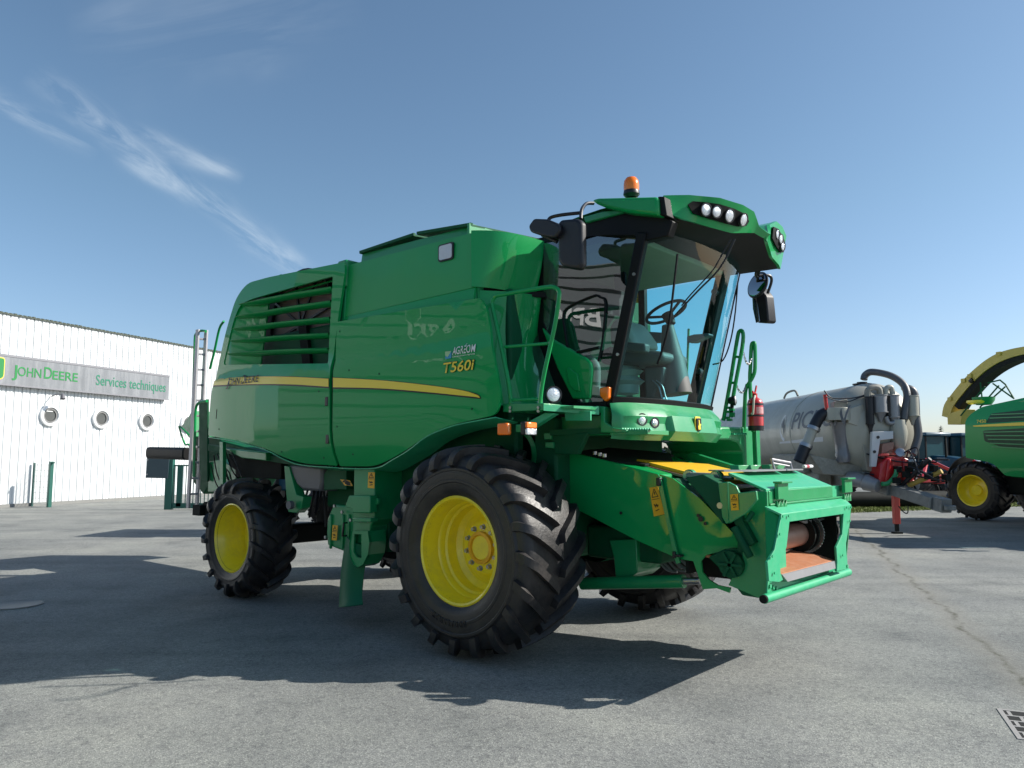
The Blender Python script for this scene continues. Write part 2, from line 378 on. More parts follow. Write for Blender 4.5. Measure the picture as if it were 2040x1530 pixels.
    bp = N(t, 'ShaderNodeBump', i_Strength=.4, i_Distance=.004); L(t, vo, 'Distance', bp, 'Height'); L(t, bp, 0, b, 'Normal')
    return m
GM = ground_mat()
b = B(); b.grid(lambda u_, v_: V((-600+1200*u_, -300+1300*v_, 0)), 24, 26); tag(b.build('ground', GM), kind='structure')

def noisy(name, col, rough=.9, **k): return mat(name, col, rough, **k)
# ---- white workshop building with ribbed cladding
BF = Frame(-17.99, 26.9, 68.5)
clad = mat('white_cladding', (.70, .72, .73), .5, 0, 0, .05, 2., dust=(.45, .45, .42), dustamt=.25, stretch=(.9, .9, .06))
dkgr = mat('gutter_green', (.05, .07, .06), .7, 0, 0, .4, 20., dust=(.30, .30, .22), dustamt=.6)
bld = empty('dealership_building', BF.o, BF.a); tag(bld, 'white ribbed metal workshop building with round porthole windows and long grey sign', 'building')
S0, S1, HB = -14.5, 31.0, 6.86
b = B(); prof = []; x = S0
while x < S1:
    prof += [(x, 0), (x+.02, .042), (x+.045, .042), (x+.065, 0), (x+.15, -.006), (x+.165, .014), (x+.185, .014), (x+.20, -.006)]; x += .30
vt = [(b.v((p[0], p[1], .02)), b.v((p[0], p[1], HB))) for p in prof]
for i in range(len(vt)-1): b.face([vt[i][0], vt[i+1][0], vt[i+1][1], vt[i][1]])
b.build('wall', clad, bld, angle=10)
b = B(); b.box(S0, S1, .07, 22, 0, HB-.05); b.build('wall_core', clad, bld)
b = B(); b.box(S0-.1, S1+.1, -.06, .35, HB, HB+.05)
for i in range(260):
    xx = S0 + i*.175; b.box(xx, xx+.09, -.075, .02, HB+.04, HB+.06+.02*random.random())
b.build('roof', dkgr, bld)
b = B(); b.box(S0, S1, -.045, .03, 0, .12); b.build('plinth', mat('plinth_grey', (.22, .22, .21), .8), bld)
p0, p1, p2, p3 = BF.S(-40, 699, -.2), BF.S(337, 749, -.2), BF.S(333, 797, -.2), BF.S(0, 765, -.2)
ztop, zbot = (BF.S(0, 705, -.2).z+p1.z)/2, (p3.z+p2.z)/2; sr = p1.x; slft = BF.S(-120, 700, -.2).x
signm = mat('sign_grey_sheet', (.23, .24, .255), .35, .35, 0, .22, 1.6, dust=(.34, .35, .37), dustamt=.5, stretch=(1.2, 1, .15))
b = B(); b.box(slft, sr, -.22, -.04, zbot, ztop); sg = b.build('sign_board', signm, bld, bevel=.01)
b = B(); b.box(slft, sr, -.235, -.222, ztop-.06, ztop+.02); b.box(slft, sr, -.235, -.222, zbot-.02, zbot+.03); b.build('sign_edge', mat('sign_edge_grey', (.22,.22,.24), .5), sg)
sgreen = mat('sign_letter_green', (.01, .21, .045), .4, 0, .3, .03)
sgreen2 = mat('sign_letter_teal', (.02, .19, .11), .4, 0, .3, .03)
def letters(par, s_, x0, x1, z, h, m, y=-.235, small=None, bold=0, name='lettering'):
    """fit a word between two stations along a wall whose face looks down -y"""
    o = text(name, s_, 1, m, par, (0, 0, 0), (1,0,0), (0,0,1), ext=.004, bold=bold)
    if small:                                            # small capitals: shrink all but the leading letters
        bpy.data.objects.remove(o); o = None
    xs = [v_.co.x for v_ in o.data.vertices]; zs = [v_.co.z for v_ in o.data.vertices]
    sx = (x1-x0)/(max(xs)-min(xs)); mn = min(xs); k = h/.72
    for v_ in o.data.vertices: v_.co.x = (v_.co.x-mn)*sx+x0; v_.co.z = v_.co.z*k+z; v_.co.y = v_.co.y+y
    return o
def wordmark(par, xa, xb, z, h, m, y, bold=.0, slope=0, shear=0):
    """JOHN DEERE in capitals with taller J and D"""
    parts = [('J', 1.25, -.12), ('OHN', 1, 0), ('D', 1.3, 0), ('EERE', 1, 0)]; W_ = [.5, 2.35, .85, 2.75]; gaps = [.04, .28, .05, 0]
    tot = sum(W_)+sum(gaps); k = (xb-xa)/tot; x_ = xa; obs = []
    for (s_, sc, dz), w_, g_ in zip(parts, W_, gaps):
        o = letters(par, s_, x_, x_+w_*k, z+dz*h, h*sc, m, y, bold=bold); obs.append(o); x_ += (w_+g_)*k
    me = obs[0].data; bm = bmesh.new()
    for o in obs: bm.from_mesh(o.data)
    for o in obs[1:]: bpy.data.objects.remove(o)
    for v_ in bm.verts: v_.co.z += slope*(v_.co.x-xa); v_.co.x += shear*(v_.co.z-z)
    bm.to_mesh(me); bm.free(); return obs[0]
zc = (ztop+zbot)/2
wordmark(sg, BF.S(24, 740, -.22).x, BF.S(155, 750, -.22).x, zc-.16, .34, sgreen, -.225, bold=.012)
letters(sg, 'Services techniques', BF.S(191, 760, -.22).x, BF.S(330, 770, -.22).x, zc-.2, .42, sgreen2, -.225, bold=.008)
# shield emblem at the left end of the sign
ex = BF.S(9, 735, -.24).x-.42
b = B(); sh = rnd([(ex-.55, zc+.42), (ex+.42, zc+.42), (ex+.42, zc-.30), (ex-.06, zc-.52), (ex-.55, zc-.30)], .12)
b.prism([(p[0], -.224, p[1]) for p in sh], (0, -.02, 0)); b.build('emblem', yel_s, sg)
b = B(); sh = rnd([(ex-.52, zc+.39), (ex+.39, zc+.39), (ex+.39, zc-.28), (ex-.06, zc-.49), (ex-.52, zc-.28)], .1)
b.prism([(p[0], -.246, p[1]) for p in sh], (0, -.01, 0)); b.build('emblem', sgreen, sg)
b = B(); b.prism([(ex-.1, -.258, zc-.28), (ex+.16, -.258, zc-.24), (ex+.20, -.258, zc-.16), (ex+.08, -.258, zc-.10), (ex+.05, -.258, zc+.06), (ex-.15, -.258, zc-.02)], (0, -.006, 0)); b.build('emblem', yel_s, sg)
wframe = mat('window_frame_white', (.78, .79, .80), .35, var=.02); wglass = mat('dark_window_glass', (.045, .052, .058), .06, 0, 0, .5, 1.3, spec=.9)
for i, (px, py, rw) in enumerate([(98, 828, 17), (200, 834, 14.5), (291, 839, 13), (372, 844, 12)]):
    c = BF.S(px, py, 0); rr = .33
    e = B(); e.lathe([(.0, rr+.07), (-.10, rr+.07), (-.12, rr+.04), (-.12, rr-.02), (-.02, rr-.06), (-.0, rr-.06)], c, (0, 1, 0), 40); wf = e.build('window', wframe, bld)
    e = B(); e.disc(c+V((0, -.03, 0)), (0, -1, 0), rr-.03, .01, 36); e.build('pane', wglass, wf)
    e = B(); e.lathe([(-.05, rr-.06), (-.075, rr-.06), (-.075, rr-.1), (-.05, rr-.1)], c, (0, 1, 0), 40, True); e.build('gasket', mat('gasket', (.2, .2, .2), .6) if i == 0 else bpy.data.materials['gasket'], wf)
    e = B(); e.box(c.x-rr*.75, c.x+rr*.3, -.055, -.045, c.z+rr*.45, c.z+rr*.53); e.build('blind', wframe, wf) if i == 0 else None
c = BF.S(124, 786, -.6)
e = B(); e.tube(smooth_path([(c.x, -.03, c.z-.05), (c.x, -.35, c.z+.02), (c.x, -.6, c.z+.0)]), .018); lm = e.build('wall_lamp', grey, bld)
e = B(); e.lathe([(0, .02), (.04, .05), (.12, .07), (.22, .09)], (c.x-.0, -.62, c.z+.04), (-.1, -.25, -1), 16); e.build('lamp_shade', grey, lm)

# ---- grey building off to the left (seen in the paint's reflections) with its own sign
GF = Frame(-22.6, 12.4, 88)
gb = empty('cladded_hall', GF.o, GF.a + pi); tag(gb, 'dark grey hall with horizontal ribs standing left of the white workshop', 'building')
gcl = mat('grey_cladding', (.13, .14, .155), .5, .1, 0, .05, 2.)
b = B(); z = .0; rows = []
while z < 9.9: rows += [(z, .1), (z+.36, .1), (z+.361, -.02), (z+.42, -.02), (z+.421, .1)]; z += .55
LB = 34
for i in range(len(rows)-1): b.face([b.v((0, rows[i][1], rows[i][0])), b.v((LB, rows[i][1], rows[i][0])), b.v((LB, rows[i+1][1], rows[i+1][0])), b.v((0, rows[i+1][1], rows[i+1][0]))])
b.build('wall', gcl, gb, angle=10)
b = B(); z = .36
while z < 9.8: b.box(0, LB, .0, .125, z, z+.10); z += .55
b.build('groove_shade_strip', mat('groove_shade_black', (.008, .008, .01), .7, spec=.2), gb)  # black strips added in place of groove shade, for darker reflected lines
b = B(); b.box(-.02, LB+.02, -14, -.05, 0, 9.9); b.build('wall_core', gcl, gb)
wl = text('lettering', 'BPM', 1.15, white, gb, (0,0,0), (-1,0,0), (0,0,1), ext=.03, bold=.02)
for v_ in wl.data.vertices: v_.co.x += 11.6; v_.co.y += .16; v_.co.z += 7.1
wl = text('lettering', 'Agri', 1.25, white, gb, (0,0,0), (-1,0,0), (0,0,1), ext=.03, bold=.02)
for v_ in wl.data.vertices: v_.co.x += 6.6; v_.co.y += .16; v_.co.z += 7.1

# ---- manhole, drain grate
def Gp(px, py, z=0): r = ray(px, py); return _C + r*((z-CH)/r.z)
c = Gp(28, 1206)
e = B(); e.lathe([(0, 0), (0, .30), (.010, .30), (.012, .28), (.006, .27), (.006, 0)], (c.x, c.y, .003), (0, 0, 1), 40)
tag(e.build('manhole_cover', mat('cast_iron_worn', (.24, .235, .22), .6, .2, 0, .2, 30., bump=.5, bscale=90)), 'round flat manhole cover in the shaded asphalt at the left', 'manhole cover')
ga = Gp(1985, 1412); gx = (Gp(2040, 1490)-Gp(1994, 1424)); gx.z = 0; gx.normalize(); gy = V((-gx.y, gx.x, 0))
if gy.x < 0: gy = -gy
go = empty('drain_grate', (ga.x, ga.y, 0), math.atan2(gx.y, gx.x)); tag(go, 'square cast drain grate with slots set flush in the asphalt', 'drain grate')
sgn = 1 if V((-sin(go.rotation_euler.z), cos(go.rotation_euler.z), 0)).dot(gy) > 0 else -1
conc = mat('grate_frame_grey', (.30, .29, .28), .8, 0, 0, .15, 30., bump=.3)
e = B(); G_ = .62
e.box(0, G_, 0, sgn*.03, .0, .005); e.box(0, G_, sgn*(G_-.03), sgn*G_, .0, .005); e.box(0, .03, sgn*.031, sgn*(G_-.031), .0, .0045); e.box(G_-.03, G_, sgn*.031, sgn*(G_-.031), .0, .0045)
e.build('frame', conc, go)
e = B(); e.box(.03, G_-.03, sgn*.03, sgn*(G_-.03), .0005, .003); e.build('pit_shade', mat('pit_shade_black', (.004, .004, .004), .9), go)  # black sheet on the ground stands in for shade down the drain
e = B(); nb = 5; pc = (G_-.06)/nb
for i in range(1, nb): e.box(.03+i*pc-.010, .03+i*pc+.010, sgn*.03, sgn*(G_-.03), .003, .0048)
for j in range(6):
    for i in range(nb):
        yj = .06 + (j+(.5 if i % 2 else 0))*.105
        if yj < G_-.05: e.box(.03+i*pc+.0105, .03+(i+1)*pc-.0105, sgn*(yj-.011), sgn*(yj+.011), .003, .0044)
e.build('bars', conc, go)

# ================================================================ COMBINE HARVESTER
CF = Frame(.65958508, 7.97067251, -41.5)
S_, F_, Z_ = CF.S, CF.F, CF.Z
com = empty('combine_harvester', CF.o, CF.a)
tag(com, 'large green combine harvester with yellow wheels and glazed cab filling the middle of the yard', 'combine harvester')
def hull(x, z):
    """lateral position of the near side skin at height z"""
    y = -1.60
    y += .10*max(0, (2.05-z)/.40)**2 if z < 2.05 else 0
    y += .03*max(0, (z-2.75))**1.3
    t = min(1, max(0, (z-2.72)/.05)); y += .028*t*t*(3-2*t)
    if x > .05: y += .35*(x-.05)**2
    if x < -4.3: y += .10*(x+4.3)**2
    return y
def H2(pts, y=-1.57): return [tuple(S_(px, py, y).xz) for px, py in pts]
def hm(o=0.): return lambda x, z: V((x, hull(x, z)+o, z))
rear_o = rnd(H2([(415, 868), (419, 800), (430, 742), (447, 660), (466, 592), (487, 563), (530, 551), (681, 521), (683, 540), (671, 640), (661, 750), (661, 928), (592, 923), (560, 911), (530, 893), (470, 876)]), [.03,.2,.1,.2,.25,.25,.1,.03,.05,.3,.1,.02,.25,.2,.3,.3])
lv = rnd(H2([(444, 727), (462, 640), (474, 606), (500, 594), (659, 549), (654, 724)]), [.06,.1,.15,.1,.03,.03])
op = rnd(H2([(503, 726), (509, 668), (516, 594), (659, 551), (654, 724)]), .01)
b = B(); b.sheet(rear_o, [lv], hm(), .12); b.build('rear_side_panel', g_paint, com, solid=.03, angle=50)
def recess(x, z):
    xr = S_(444, 727, -1.57).x; t = min(1, max(0, (x-xr)/.75)); return V((x, hull(x, z)+.01+.10*t*t, z))
b = B(); b.sheet(lv, [op], recess, .12); b.build('louvre_recess', g_paint, com, solid=.02, angle=60)
b = B(); b.sheet(rnd(H2([(470, 735), (480, 640), (500, 590), (560, 566), (666, 542), (664, 735)], -1.10), .05), [], lambda x, z: V((x, -1.10, z)), .3); b.build('louvre_backing', dark, com, solid=.02)
for i, (a_, b_) in enumerate([((477, 609), (659, 575)), ((471, 634), (658, 603)), ((467, 658), (657, 636)), ((462, 682), (656, 668)), ((457, 708), (655, 698))]):
    p, q = S_(*a_, -1.56), S_(*b_, -1.56); e = B(); n_ = 12
    def slat(u_, v_, p=p, q=q):
        x = p.x+(q.x-p.x)*u_; z = p.z+(q.z-p.z)*u_ + .012*sin(pi*u_); w_ = .006+.028*min(1, u_*3.5)
        a = v_*2*pi; return V((x, hull(x, z)+.045+.06*cos(a)-.02*(1-u_), z+w_*sin(a)*.62 - .02*cos(a)))
    e.grid(slat, n_, 10); e.build('louvre_slat', g_paint, com, angle=60)
e = B(); c = S_(606, 648, -1.18)
e.disc(c, (0, -1, 0), .70, .02, 48); sc_ = e.build('rotary_screen', mesh_m, com)
e = B()
for i in range(8):
    a = i*pi/4+.25; e.bar(c+V((0, -.05, 0)), c+V((.68*cos(a), -.05, .68*sin(a))), .028, .02, (0, 1, 0))
e.lathe([(-.07, 0), (-.07, .07), (-.02, .07)], c, (0, 1, 0), 16); e.tube([c+V((.69*cos(a), -.03, .69*sin(a))) for a in [j*pi/20 for j in range(40)]], .02, 6, True); e.build('screen_arm', blk, sc_)
e = B(); e.bar(c+V((.12, -.09, .0)), c+V((.30, -.09, -.75)), .16, .05, (0, 1, 0)); e.build('suction_duct', dark, sc_)
# front side panel with wheel arch
front_o = rnd(H2([(670, 641), (955, 593), (967, 612), (990, 740), (998, 790), (990, 826), (960, 834), (905, 846), (855, 866), (815, 893), (770, 916), (735, 929), (666, 929), (668, 750)]), [.03,.12,.12,.2,.15,.1,.2,.3,.3,.3,.3,.25,.02,.05])
b = B(); b.sheet(front_o, [], hm(), .12); b.build('front_side_panel', g_paint, com, solid=.03, angle=50)
def lip(pts, w_, name, m):
    """turned-in edge running along a curved panel border"""
    P = [S_(px, py, -1.57) for px, py in pts]; P = smooth_path(P, 5); e = B()
    e.grid(lambda u_, v_: (lambda q: V((q.x, hull(q.x, q.z)-.004+v_*w_, q.z-.015-.035*v_)))(P[int(round(u_*(len(P)-1)))]), len(P)-1, 3); return e.build(name, m, com, solid=.01, angle=60)
lip([(664, 929), (735, 929), (775, 913), (815, 892), (855, 865), (905, 845), (960, 833), (988, 827)], .30, 'wheel_arch_lip', g_pale)
lip([(416, 868), (470, 876), (530, 893), (560, 911), (592, 923), (661, 928)], .22, 'panel_lip', g_pale)
# yellow stripe with dark pinstripe
def stripe(top, bot, name, m, o_):
    P = smooth_path([(*S_(x, y, -1.57).xz, 0) for x, y in top], 6); Q = smooth_path([(*S_(x, y, -1.57).xz, 0) for x, y in bot], 6); n_ = len(P)-1
    e = B(); e.grid(lambda u_, v_: (lambda q: V((q.x, hull(q.x, q.y)+o_, q.y)))(P[int(round(u_*n_))].lerp(Q[int(round(u_*n_))], v_)), n_, 6); return e.build(name, m, com, solid=.0015, angle=80)
stripe([(430, 754), (500, 750), (580, 750), (661, 754)], [(426, 771), (500, 768), (580, 769), (661, 774)], 'side_stripe', ink, -.003)
stripe([(431, 755), (500, 751), (580, 751), (660, 755)], [(427, 768), (500, 766), (580, 766), (660, 771)], 'side_stripe', yel_s, -.0055)
stripe([(668, 752), (760, 757), (850, 766), (920, 776), (955, 785), (963, 794)], [(668, 775), (760, 777), (850, 784), (920, 791), (950, 794), (962, 795)], 'side_stripe', ink, -.003)
stripe([(669, 753), (760, 758), (850, 767), (920, 777), (953, 786), (961, 792)], [(669, 772), (760, 774), (850, 781), (920, 788), (950, 791), (960, 793)], 'side_stripe', yel_s, -.0055)
a_, b_ = S_(457, 765, -1.57), S_(521, 764, -1.57)
o = wordmark(com, 0, b_.x-a_.x, 0, .088, ink, 0, bold=.006, shear=.12)
bm = bmesh.new(); bm.from_mesh(o.data); bmesh.ops.triangulate(bm, faces=bm.faces); bm.to_mesh(o.data); bm.free()
for v_ in o.data.vertices:
    x, z = v_.co.x+a_.x, v_.co.z+a_.z-.025; v_.co = V((x, hull(x, z)-.016+v_.co.y*.1, z))
def hull_text(s_, px0, py0, px1, hz, m, bold=0, shear=0, name='decal', off=-.011):
    a, c_ = S_(px0, py0, -1.57), S_(px1, py0, -1.57); o = text(name, s_, 1, m, com, (0,0,0), (1,0,0), (0,0,1), ext=.0, bold=bold, shear=shear)
    xs = [v_.co.x for v_ in o.data.vertices]; mn = min(xs); k = (c_.x-a.x)/(max(xs)-mn)
    for v_ in o.data.vertices:
        x = (v_.co.x-mn)*k+a.x; z = v_.co.z*hz/.72+a.z + (v_.co.x-mn)*k*.01; v_.co = V((x, hull(x, z)+off, z))
    return o
hull_text('T560i', 889, 744, 952, .098, ink, .028, .18, off=-.009); hull_text('T560i', 889.6, 744, 951, .096, yel_s, .012, .18, off=-.012)
hull_text('AGRÉOM', 907, 708, 952, .075, white, .01)
hull_text('Concessionnaire Agricole', 907, 713, 952, .014, white)
e = B(); a, c_ = S_(893, 716, -1.57), S_(905, 700, -1.57); pl = rnd([(a.x, a.z), (c_.x, a.z), (c_.x, c_.z), (a.x, c_.z)], .01)
e.prism([(x, hull(x, z)-.008, z) for x, z in pl], (0, .002, 0)); e.build('decal', blue, com)
e = B(); zm = (a.z+c_.z)/2; e.prism([(x, hull(x, z)-.0105, z) for x, z in [(a.x, zm), (a.x+.03, zm-.02), (c_.x, zm+.03), (c_.x, c_.z), (a.x, c_.z)]], (0, .001, 0)); e.build('decal', mat('decal_pale_green', (.35,.55,.30), .5), com)
e = B()
for px, py in [(700, 738), (760, 745), (700, 905), (676, 660), (945, 815), (440, 855), (560, 900), (640, 912), (640, 780), (676, 850)]: q = S_(px, py, -1.57); e = B(); e.disc((q.x, hull(q.x, q.z)+.002, q.z), (0, -1, 0), .011, .005, 12); e.build('fixing', g_dark, com)
e = B()
for px, py in [(655, 800), (655, 875)]: q = S_(px, py, -1.57); e = B(); e.box(q.x-.025, q.x+.03, hull(q.x, q.z)-.006, hull(q.x, q.z)+.004, q.z-.05, q.z+.05); e.build('catch', blk, com, bevel=.005)
# side marker on the tail
e = B(); q = S_(434, 825, -1.57); e.tube([q+V((-.0, -.02, -.06)), q+V((.01, -.02, .06))], .006); e.build('latch', blk, com)

# ---- grain tank
def tk(x, z): return -1.50+.03*max(0, z-3.2)
tank_o = rnd(H2([(683, 632), (681, 535), (690, 528), (945, 461), (945, 572)], -1.5), [.01, .06, .05, .01, .01])
b = B(); b.sheet(tank_o, [], lambda x, z: V((x, tk(x, z), z)), .2)
b.build('grain_tank_side', mat('green_paint_tank', GREEN, .5, 0, .25, .08, 1.2, wave=.012, coatr=.1), com, solid=.03)
x0, x1 = S_(683, 632, -1.5).x, S_(945, 572, -1.5).x; zt = S_(945, 461, -1.5).z; zb = S_(945, 572, -1.5).z
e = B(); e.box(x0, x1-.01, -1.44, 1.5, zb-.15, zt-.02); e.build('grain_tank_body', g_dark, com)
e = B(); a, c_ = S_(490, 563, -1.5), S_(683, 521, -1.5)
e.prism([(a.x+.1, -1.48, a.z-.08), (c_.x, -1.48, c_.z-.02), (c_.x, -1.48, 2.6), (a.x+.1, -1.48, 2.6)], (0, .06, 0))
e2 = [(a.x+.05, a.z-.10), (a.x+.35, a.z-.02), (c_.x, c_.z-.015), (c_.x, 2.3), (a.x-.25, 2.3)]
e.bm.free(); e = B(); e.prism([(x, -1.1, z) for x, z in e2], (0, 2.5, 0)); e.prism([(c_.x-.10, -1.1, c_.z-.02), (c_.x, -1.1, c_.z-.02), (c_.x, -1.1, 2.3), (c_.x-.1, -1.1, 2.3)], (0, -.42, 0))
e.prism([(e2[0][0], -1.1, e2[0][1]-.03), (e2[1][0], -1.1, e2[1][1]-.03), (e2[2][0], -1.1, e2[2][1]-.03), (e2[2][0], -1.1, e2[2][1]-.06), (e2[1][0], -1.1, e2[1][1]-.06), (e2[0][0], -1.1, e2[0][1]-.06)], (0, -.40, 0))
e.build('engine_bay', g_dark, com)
e = B(); p, q = S_(672, 524, -1.52), S_(684, 522, -1.52); e.box(p.x, q.x+.05, -1.52, 1.5, 3.6, p.z+.02); e.box(p.x, q.x+.03, -1.50, -1.2, 1.75, 3.6); e.build('hood_frame', g_part, com, bevel=.02)
# cover flaps on top
P = [S_(718, 503, -1.35), S_(826, 467, -1.35), S_(832, 465, -1.35), S_(940, 447, -1.35)]
e = B()
for p, q in ((P[0], P[1]), (P[2], P[3])):
    e.prism([p, q, q+V((0, 1.15, .10)), p+V((0, 1.15, .10))], (0, 0, -.018)); e.bar(p, q, .03, .03)
e.build('tank_cover', g_dark, com)
e = B(); p, q = S_(722, 506, -1.32), S_(937, 451, -1.32); zz = S_(722, 524, -1.4).z-.2; e.prism([p, q, (q.x, -1.42, zt-.3), (p.x-.02, -1.42, zt-.6)], (0, .02, 0)); e.build('tank_extension', g_part, com)
e = B(); p = S_(947, 450, -1.30); q = S_(1068, 487, .0); e.prism([(p.x, -1.38, p.z+.01), (p.x, -1.38, zt-.1), (p.x+.02, 1.3, zt-.1), (p.x+.02, 1.3, p.z+.01)], (-.03, 0, 0)); e.build('tank_extension', g_part, com)
# tank work light
c = S_(888, 502, -1.5); e = B(); c.y = tk(c.x, c.z)-.005
e.prism([(c.x+x, c.y, c.z+z) for x, z in rnd([(-.105, -.085), (.105, -.085), (.105, .085), (-.105, .085)], .03)], (0, -.012, 0)); tl = e.build('tank_lamp', blk, com)
e = B(); e.prism([(c.x+x, c.y-.012, c.z+z) for x, z in rnd([(-.088, -.07), (.088, -.07), (.088, .07), (-.088, .07)], .025)], (0, -.006, 0)); e.build('lens', mat('frosted_lens', (.55, .56, .62), .3, .2, .6, .15, 60., bump=.4, bscale=150), tl)
# tank front: bulging corner shoulder that narrows towards the cab
A0, A1 = S_(946, 461, -1.48), S_(946, 572, -1.48)
top_in, mid_in = F_(1063, 491, .22), F_(1060, 560, .20)
def shoulder(u_, v_):
    # u: across (outer side -> inner by the cab), v: top -> bottom
    zt_ = A0.z + (3.80-A0.z)*u_; zb_ = A1.z-.02*u_
    z = zt_+(zb_-zt_)*v_; y = -1.50+u_*.62
    bulge = (1-(1-min(1, u_*1.05))**4)*.22+.10*u_
    x = A0.x-.02 + bulge*(1-.35*v_**1.5) + .02*u_
    return V((x, y, z))
b = B(); b.grid(shoulder, 16, 14); b.build('tank_front', g_paint, com, solid=.03, angle=60)
def leg(u_, v_):
    z = A1.z-.03 + (2.2-(A1.z-.03))*v_; y = -1.47+u_*.60+.03*v_; x = A0.x-.03+.30*sin(min(1, u_*1.2)*pi/2)*(1-.25*sin(pi*v_)) + .28*v_*(1-u_)*.5
    return V((x, y, z))
b = B(); b.grid(leg, 14, 14); b.build('ladder_side_panel', g_paint, com, solid=.03, angle=60)
e = B(); e.bar(V((A1.x-.03, -1.46, A1.z-.015)), V((A1.x+.36, -.88, A1.z-.03)), .03, .05); e.build('panel_gap', dark, com)
e = B(); e.box(x0-.02, x1+.02, -1.47, -1.40, zb-.12, zb+.02); e.build('tank_ledge', g_part, com)
e = B(); p, q = S_(684, 632, -1.5), S_(960, 596, -1.5); e.prism([(x0, -1.49, zb+.0), (x1, -1.49, zb), (x1, -1.52, q.z-.02), (x0, -1.52, q.z-.06)], (0, .02, 0)); e.build('ledge_panel', g_paint, com)

# ---- chassis and what shows beneath the skirts
e = B()
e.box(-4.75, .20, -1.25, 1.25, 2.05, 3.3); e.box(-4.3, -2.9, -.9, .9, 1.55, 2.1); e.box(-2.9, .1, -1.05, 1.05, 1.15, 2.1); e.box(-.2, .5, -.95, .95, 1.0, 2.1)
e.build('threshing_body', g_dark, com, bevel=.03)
e = B(); e.box(-2.4, -.95, -.95, .95, .62, 1.2); e.box(-3.9, -2.3, -.35, .35, 1.0, 1.6); e.build('sieve_box', dark, com, bevel=.04)
e = B(); e.lathe([(-1.0, 0), (-1.0, .17), (1.0, .17), (1.0, 0)], (-1.35, 0, .62), (0, 1, 0), 20); e.build('grain_auger_trough', dark, com)
e = B(); e.box(-.22, .22, -1.0, 1.0, .75, 1.15); e.lathe([(-.42, .30), (.0, .30), (.12, .22)], (0, -.75, .925), (0, -1, 0), 24); e.lathe([(-.42, .30), (.0, .30), (.12, .22)], (0, .75, .925), (0, 1, 0), 24); e.build('front_axle', g_dark, com, bevel=.03)
e = B(); e.box(-4.22, -3.98, -1.0, 1.0, .62, .86); e.box(-4.3, -3.9, -.25, .25, .8, 1.2); e.box(-3.9, -2.4, -.14, .14, .62, .8)
e.build('rear_axle', dark, com, bevel=.03)
e = B(); e.box(-1.05, .25, -.95, -.9, 1.2, 2.1); e.build('arch_wall', dark, com)  # near-black colour carries the shade inside the wheel arch
# belt pulleys over the front wheel
for (px, py, rr, yy_) in [(1030, 905, .26, -.93), (915, 858, .17, -1.0)]:
    c = S_(px, py, yy_); e = B(); e.lathe([(-.03, rr), (.03, rr), (.03, rr-.035), (.01, rr-.05), (-.03, rr-.05)], c, (0, 1, 0), 32, True)
    for k in range(5): a = k*2*pi/5+.3; e.bar(c, c+V(((rr-.03)*cos(a), 0, (rr-.03)*sin(a))), .045, .02, (0, 1, 0))
    e.lathe([(-.05, .0), (-.05, .06), (.04, .06)], c, (0, 1, 0), 16); e.build('pulley', g_part, com)
# grey reservoir and rear frame bits
P = [S_(*p, -1.3) for p in [(573, 927), (641, 930), (641, 960), (637, 979), (602, 976), (590, 965)]]
e = B(); e.prism(P, (0, .55, 0)); e.build('reservoir', grey, com, bevel=.03)
def plate(name, pts, y, th, m=g_part, bev=.006, par=None): 
    e = B(); e.prism([S_(px, py, y) for px, py in pts], (0, th, 0)); return e.build(name, m, par or com, bevel=bev)
plate('bracket', [(566, 928), (576, 930), (590, 985), (604, 990), (600, 1012), (590, 1022), (574, 1020), (570, 985)], -1.32, .12)
e = B(); c = S_(582, 1006, -1.36); e.disc(c, (0, -1, 0), .05, .05); e.build('round_cover', grey, com)
plate('hydraulic_block', [(645, 945), (652, 935), (690, 935), (690, 975), (645, 976)], -1.28, .3, g_dark)
e = B()
for i in range(6): p = S_(652+i*6, 935, -1.32); e.rod(p+V((0, 0, .0)), p+V((.01*i-.02, .03, .12)), .012, 6)
for i in range(14):
    a = S_(600+i*8+random.uniform(-4, 4), 930+random.uniform(0, 12), -1.1); c_ = S_(590+i*9+random.uniform(-8, 8), 1015+random.uniform(-12, 40), -.9)
    e.tube(smooth_path([a, a.lerp(c_, .5)+V((random.uniform(-.12, .12), .05, random.uniform(-.1, .1))), c_], 5), .014, 6)
e.build('hydraulic_hose', blk, com)
# elevator housing, deflector boot, side box
plate('elevator_housing', [(705, 932), (746, 932), (746, 1035), (738, 1048), (735, 1085), (700, 1085), (704, 1035)], -1.42, .42, g_part, .012)
plate('elevator_side', [(746, 932), (775, 932), (775, 1100), (737, 1100), (738, 1048), (746, 1035)], -1.2, .3, g_dark, .012)
plate('elevator_flange', [(695, 987), (737, 987), (737, 1022), (701, 1022), (701, 1014), (687, 1010), (690, 1000)], -1.52, .1, g_part, .01)
plate('elevator_flange', [(702, 1032), (738, 1032), (738, 1040), (702, 1040)], -1.5, .1, g_part, .006)
plate('elevator_latch', [(747, 992), (753, 993), (753, 1004), (747, 1006)], -1.44, .03, g_part, .004)
plate('side_box', [(652, 1034), (660, 1014), (665, 1005), (706, 1008), (708, 1103), (688, 1100), (652, 1086), (650, 1060)], -1.30, .35, g_part, .02)
for px in (656, 680, 692):
    plate('box_rib', [(px, 1024), (px+3, 1026), (px+2, 1094), (px-1, 1092)], -1.325, .03, g_part, .008)
e = B(); p, q = S_(685, 1042, -1.36), S_(682, 1068, -1.36); e.tube([p+V((-.0, .06, 0)), p, q, q+V((0, .06, 0))], .012); e.build('box_handle', blk, com)
e = B()
for px, py in [(683, 1020), (650, 1070), (700, 1036), (720, 1037), (735, 1037), (668, 1008)]: e.disc(S_(px, py, -1.33 if px < 695 else -1.46), (0, -1, 0), .018, .02, 8)
e.build('bolt', steel, com)
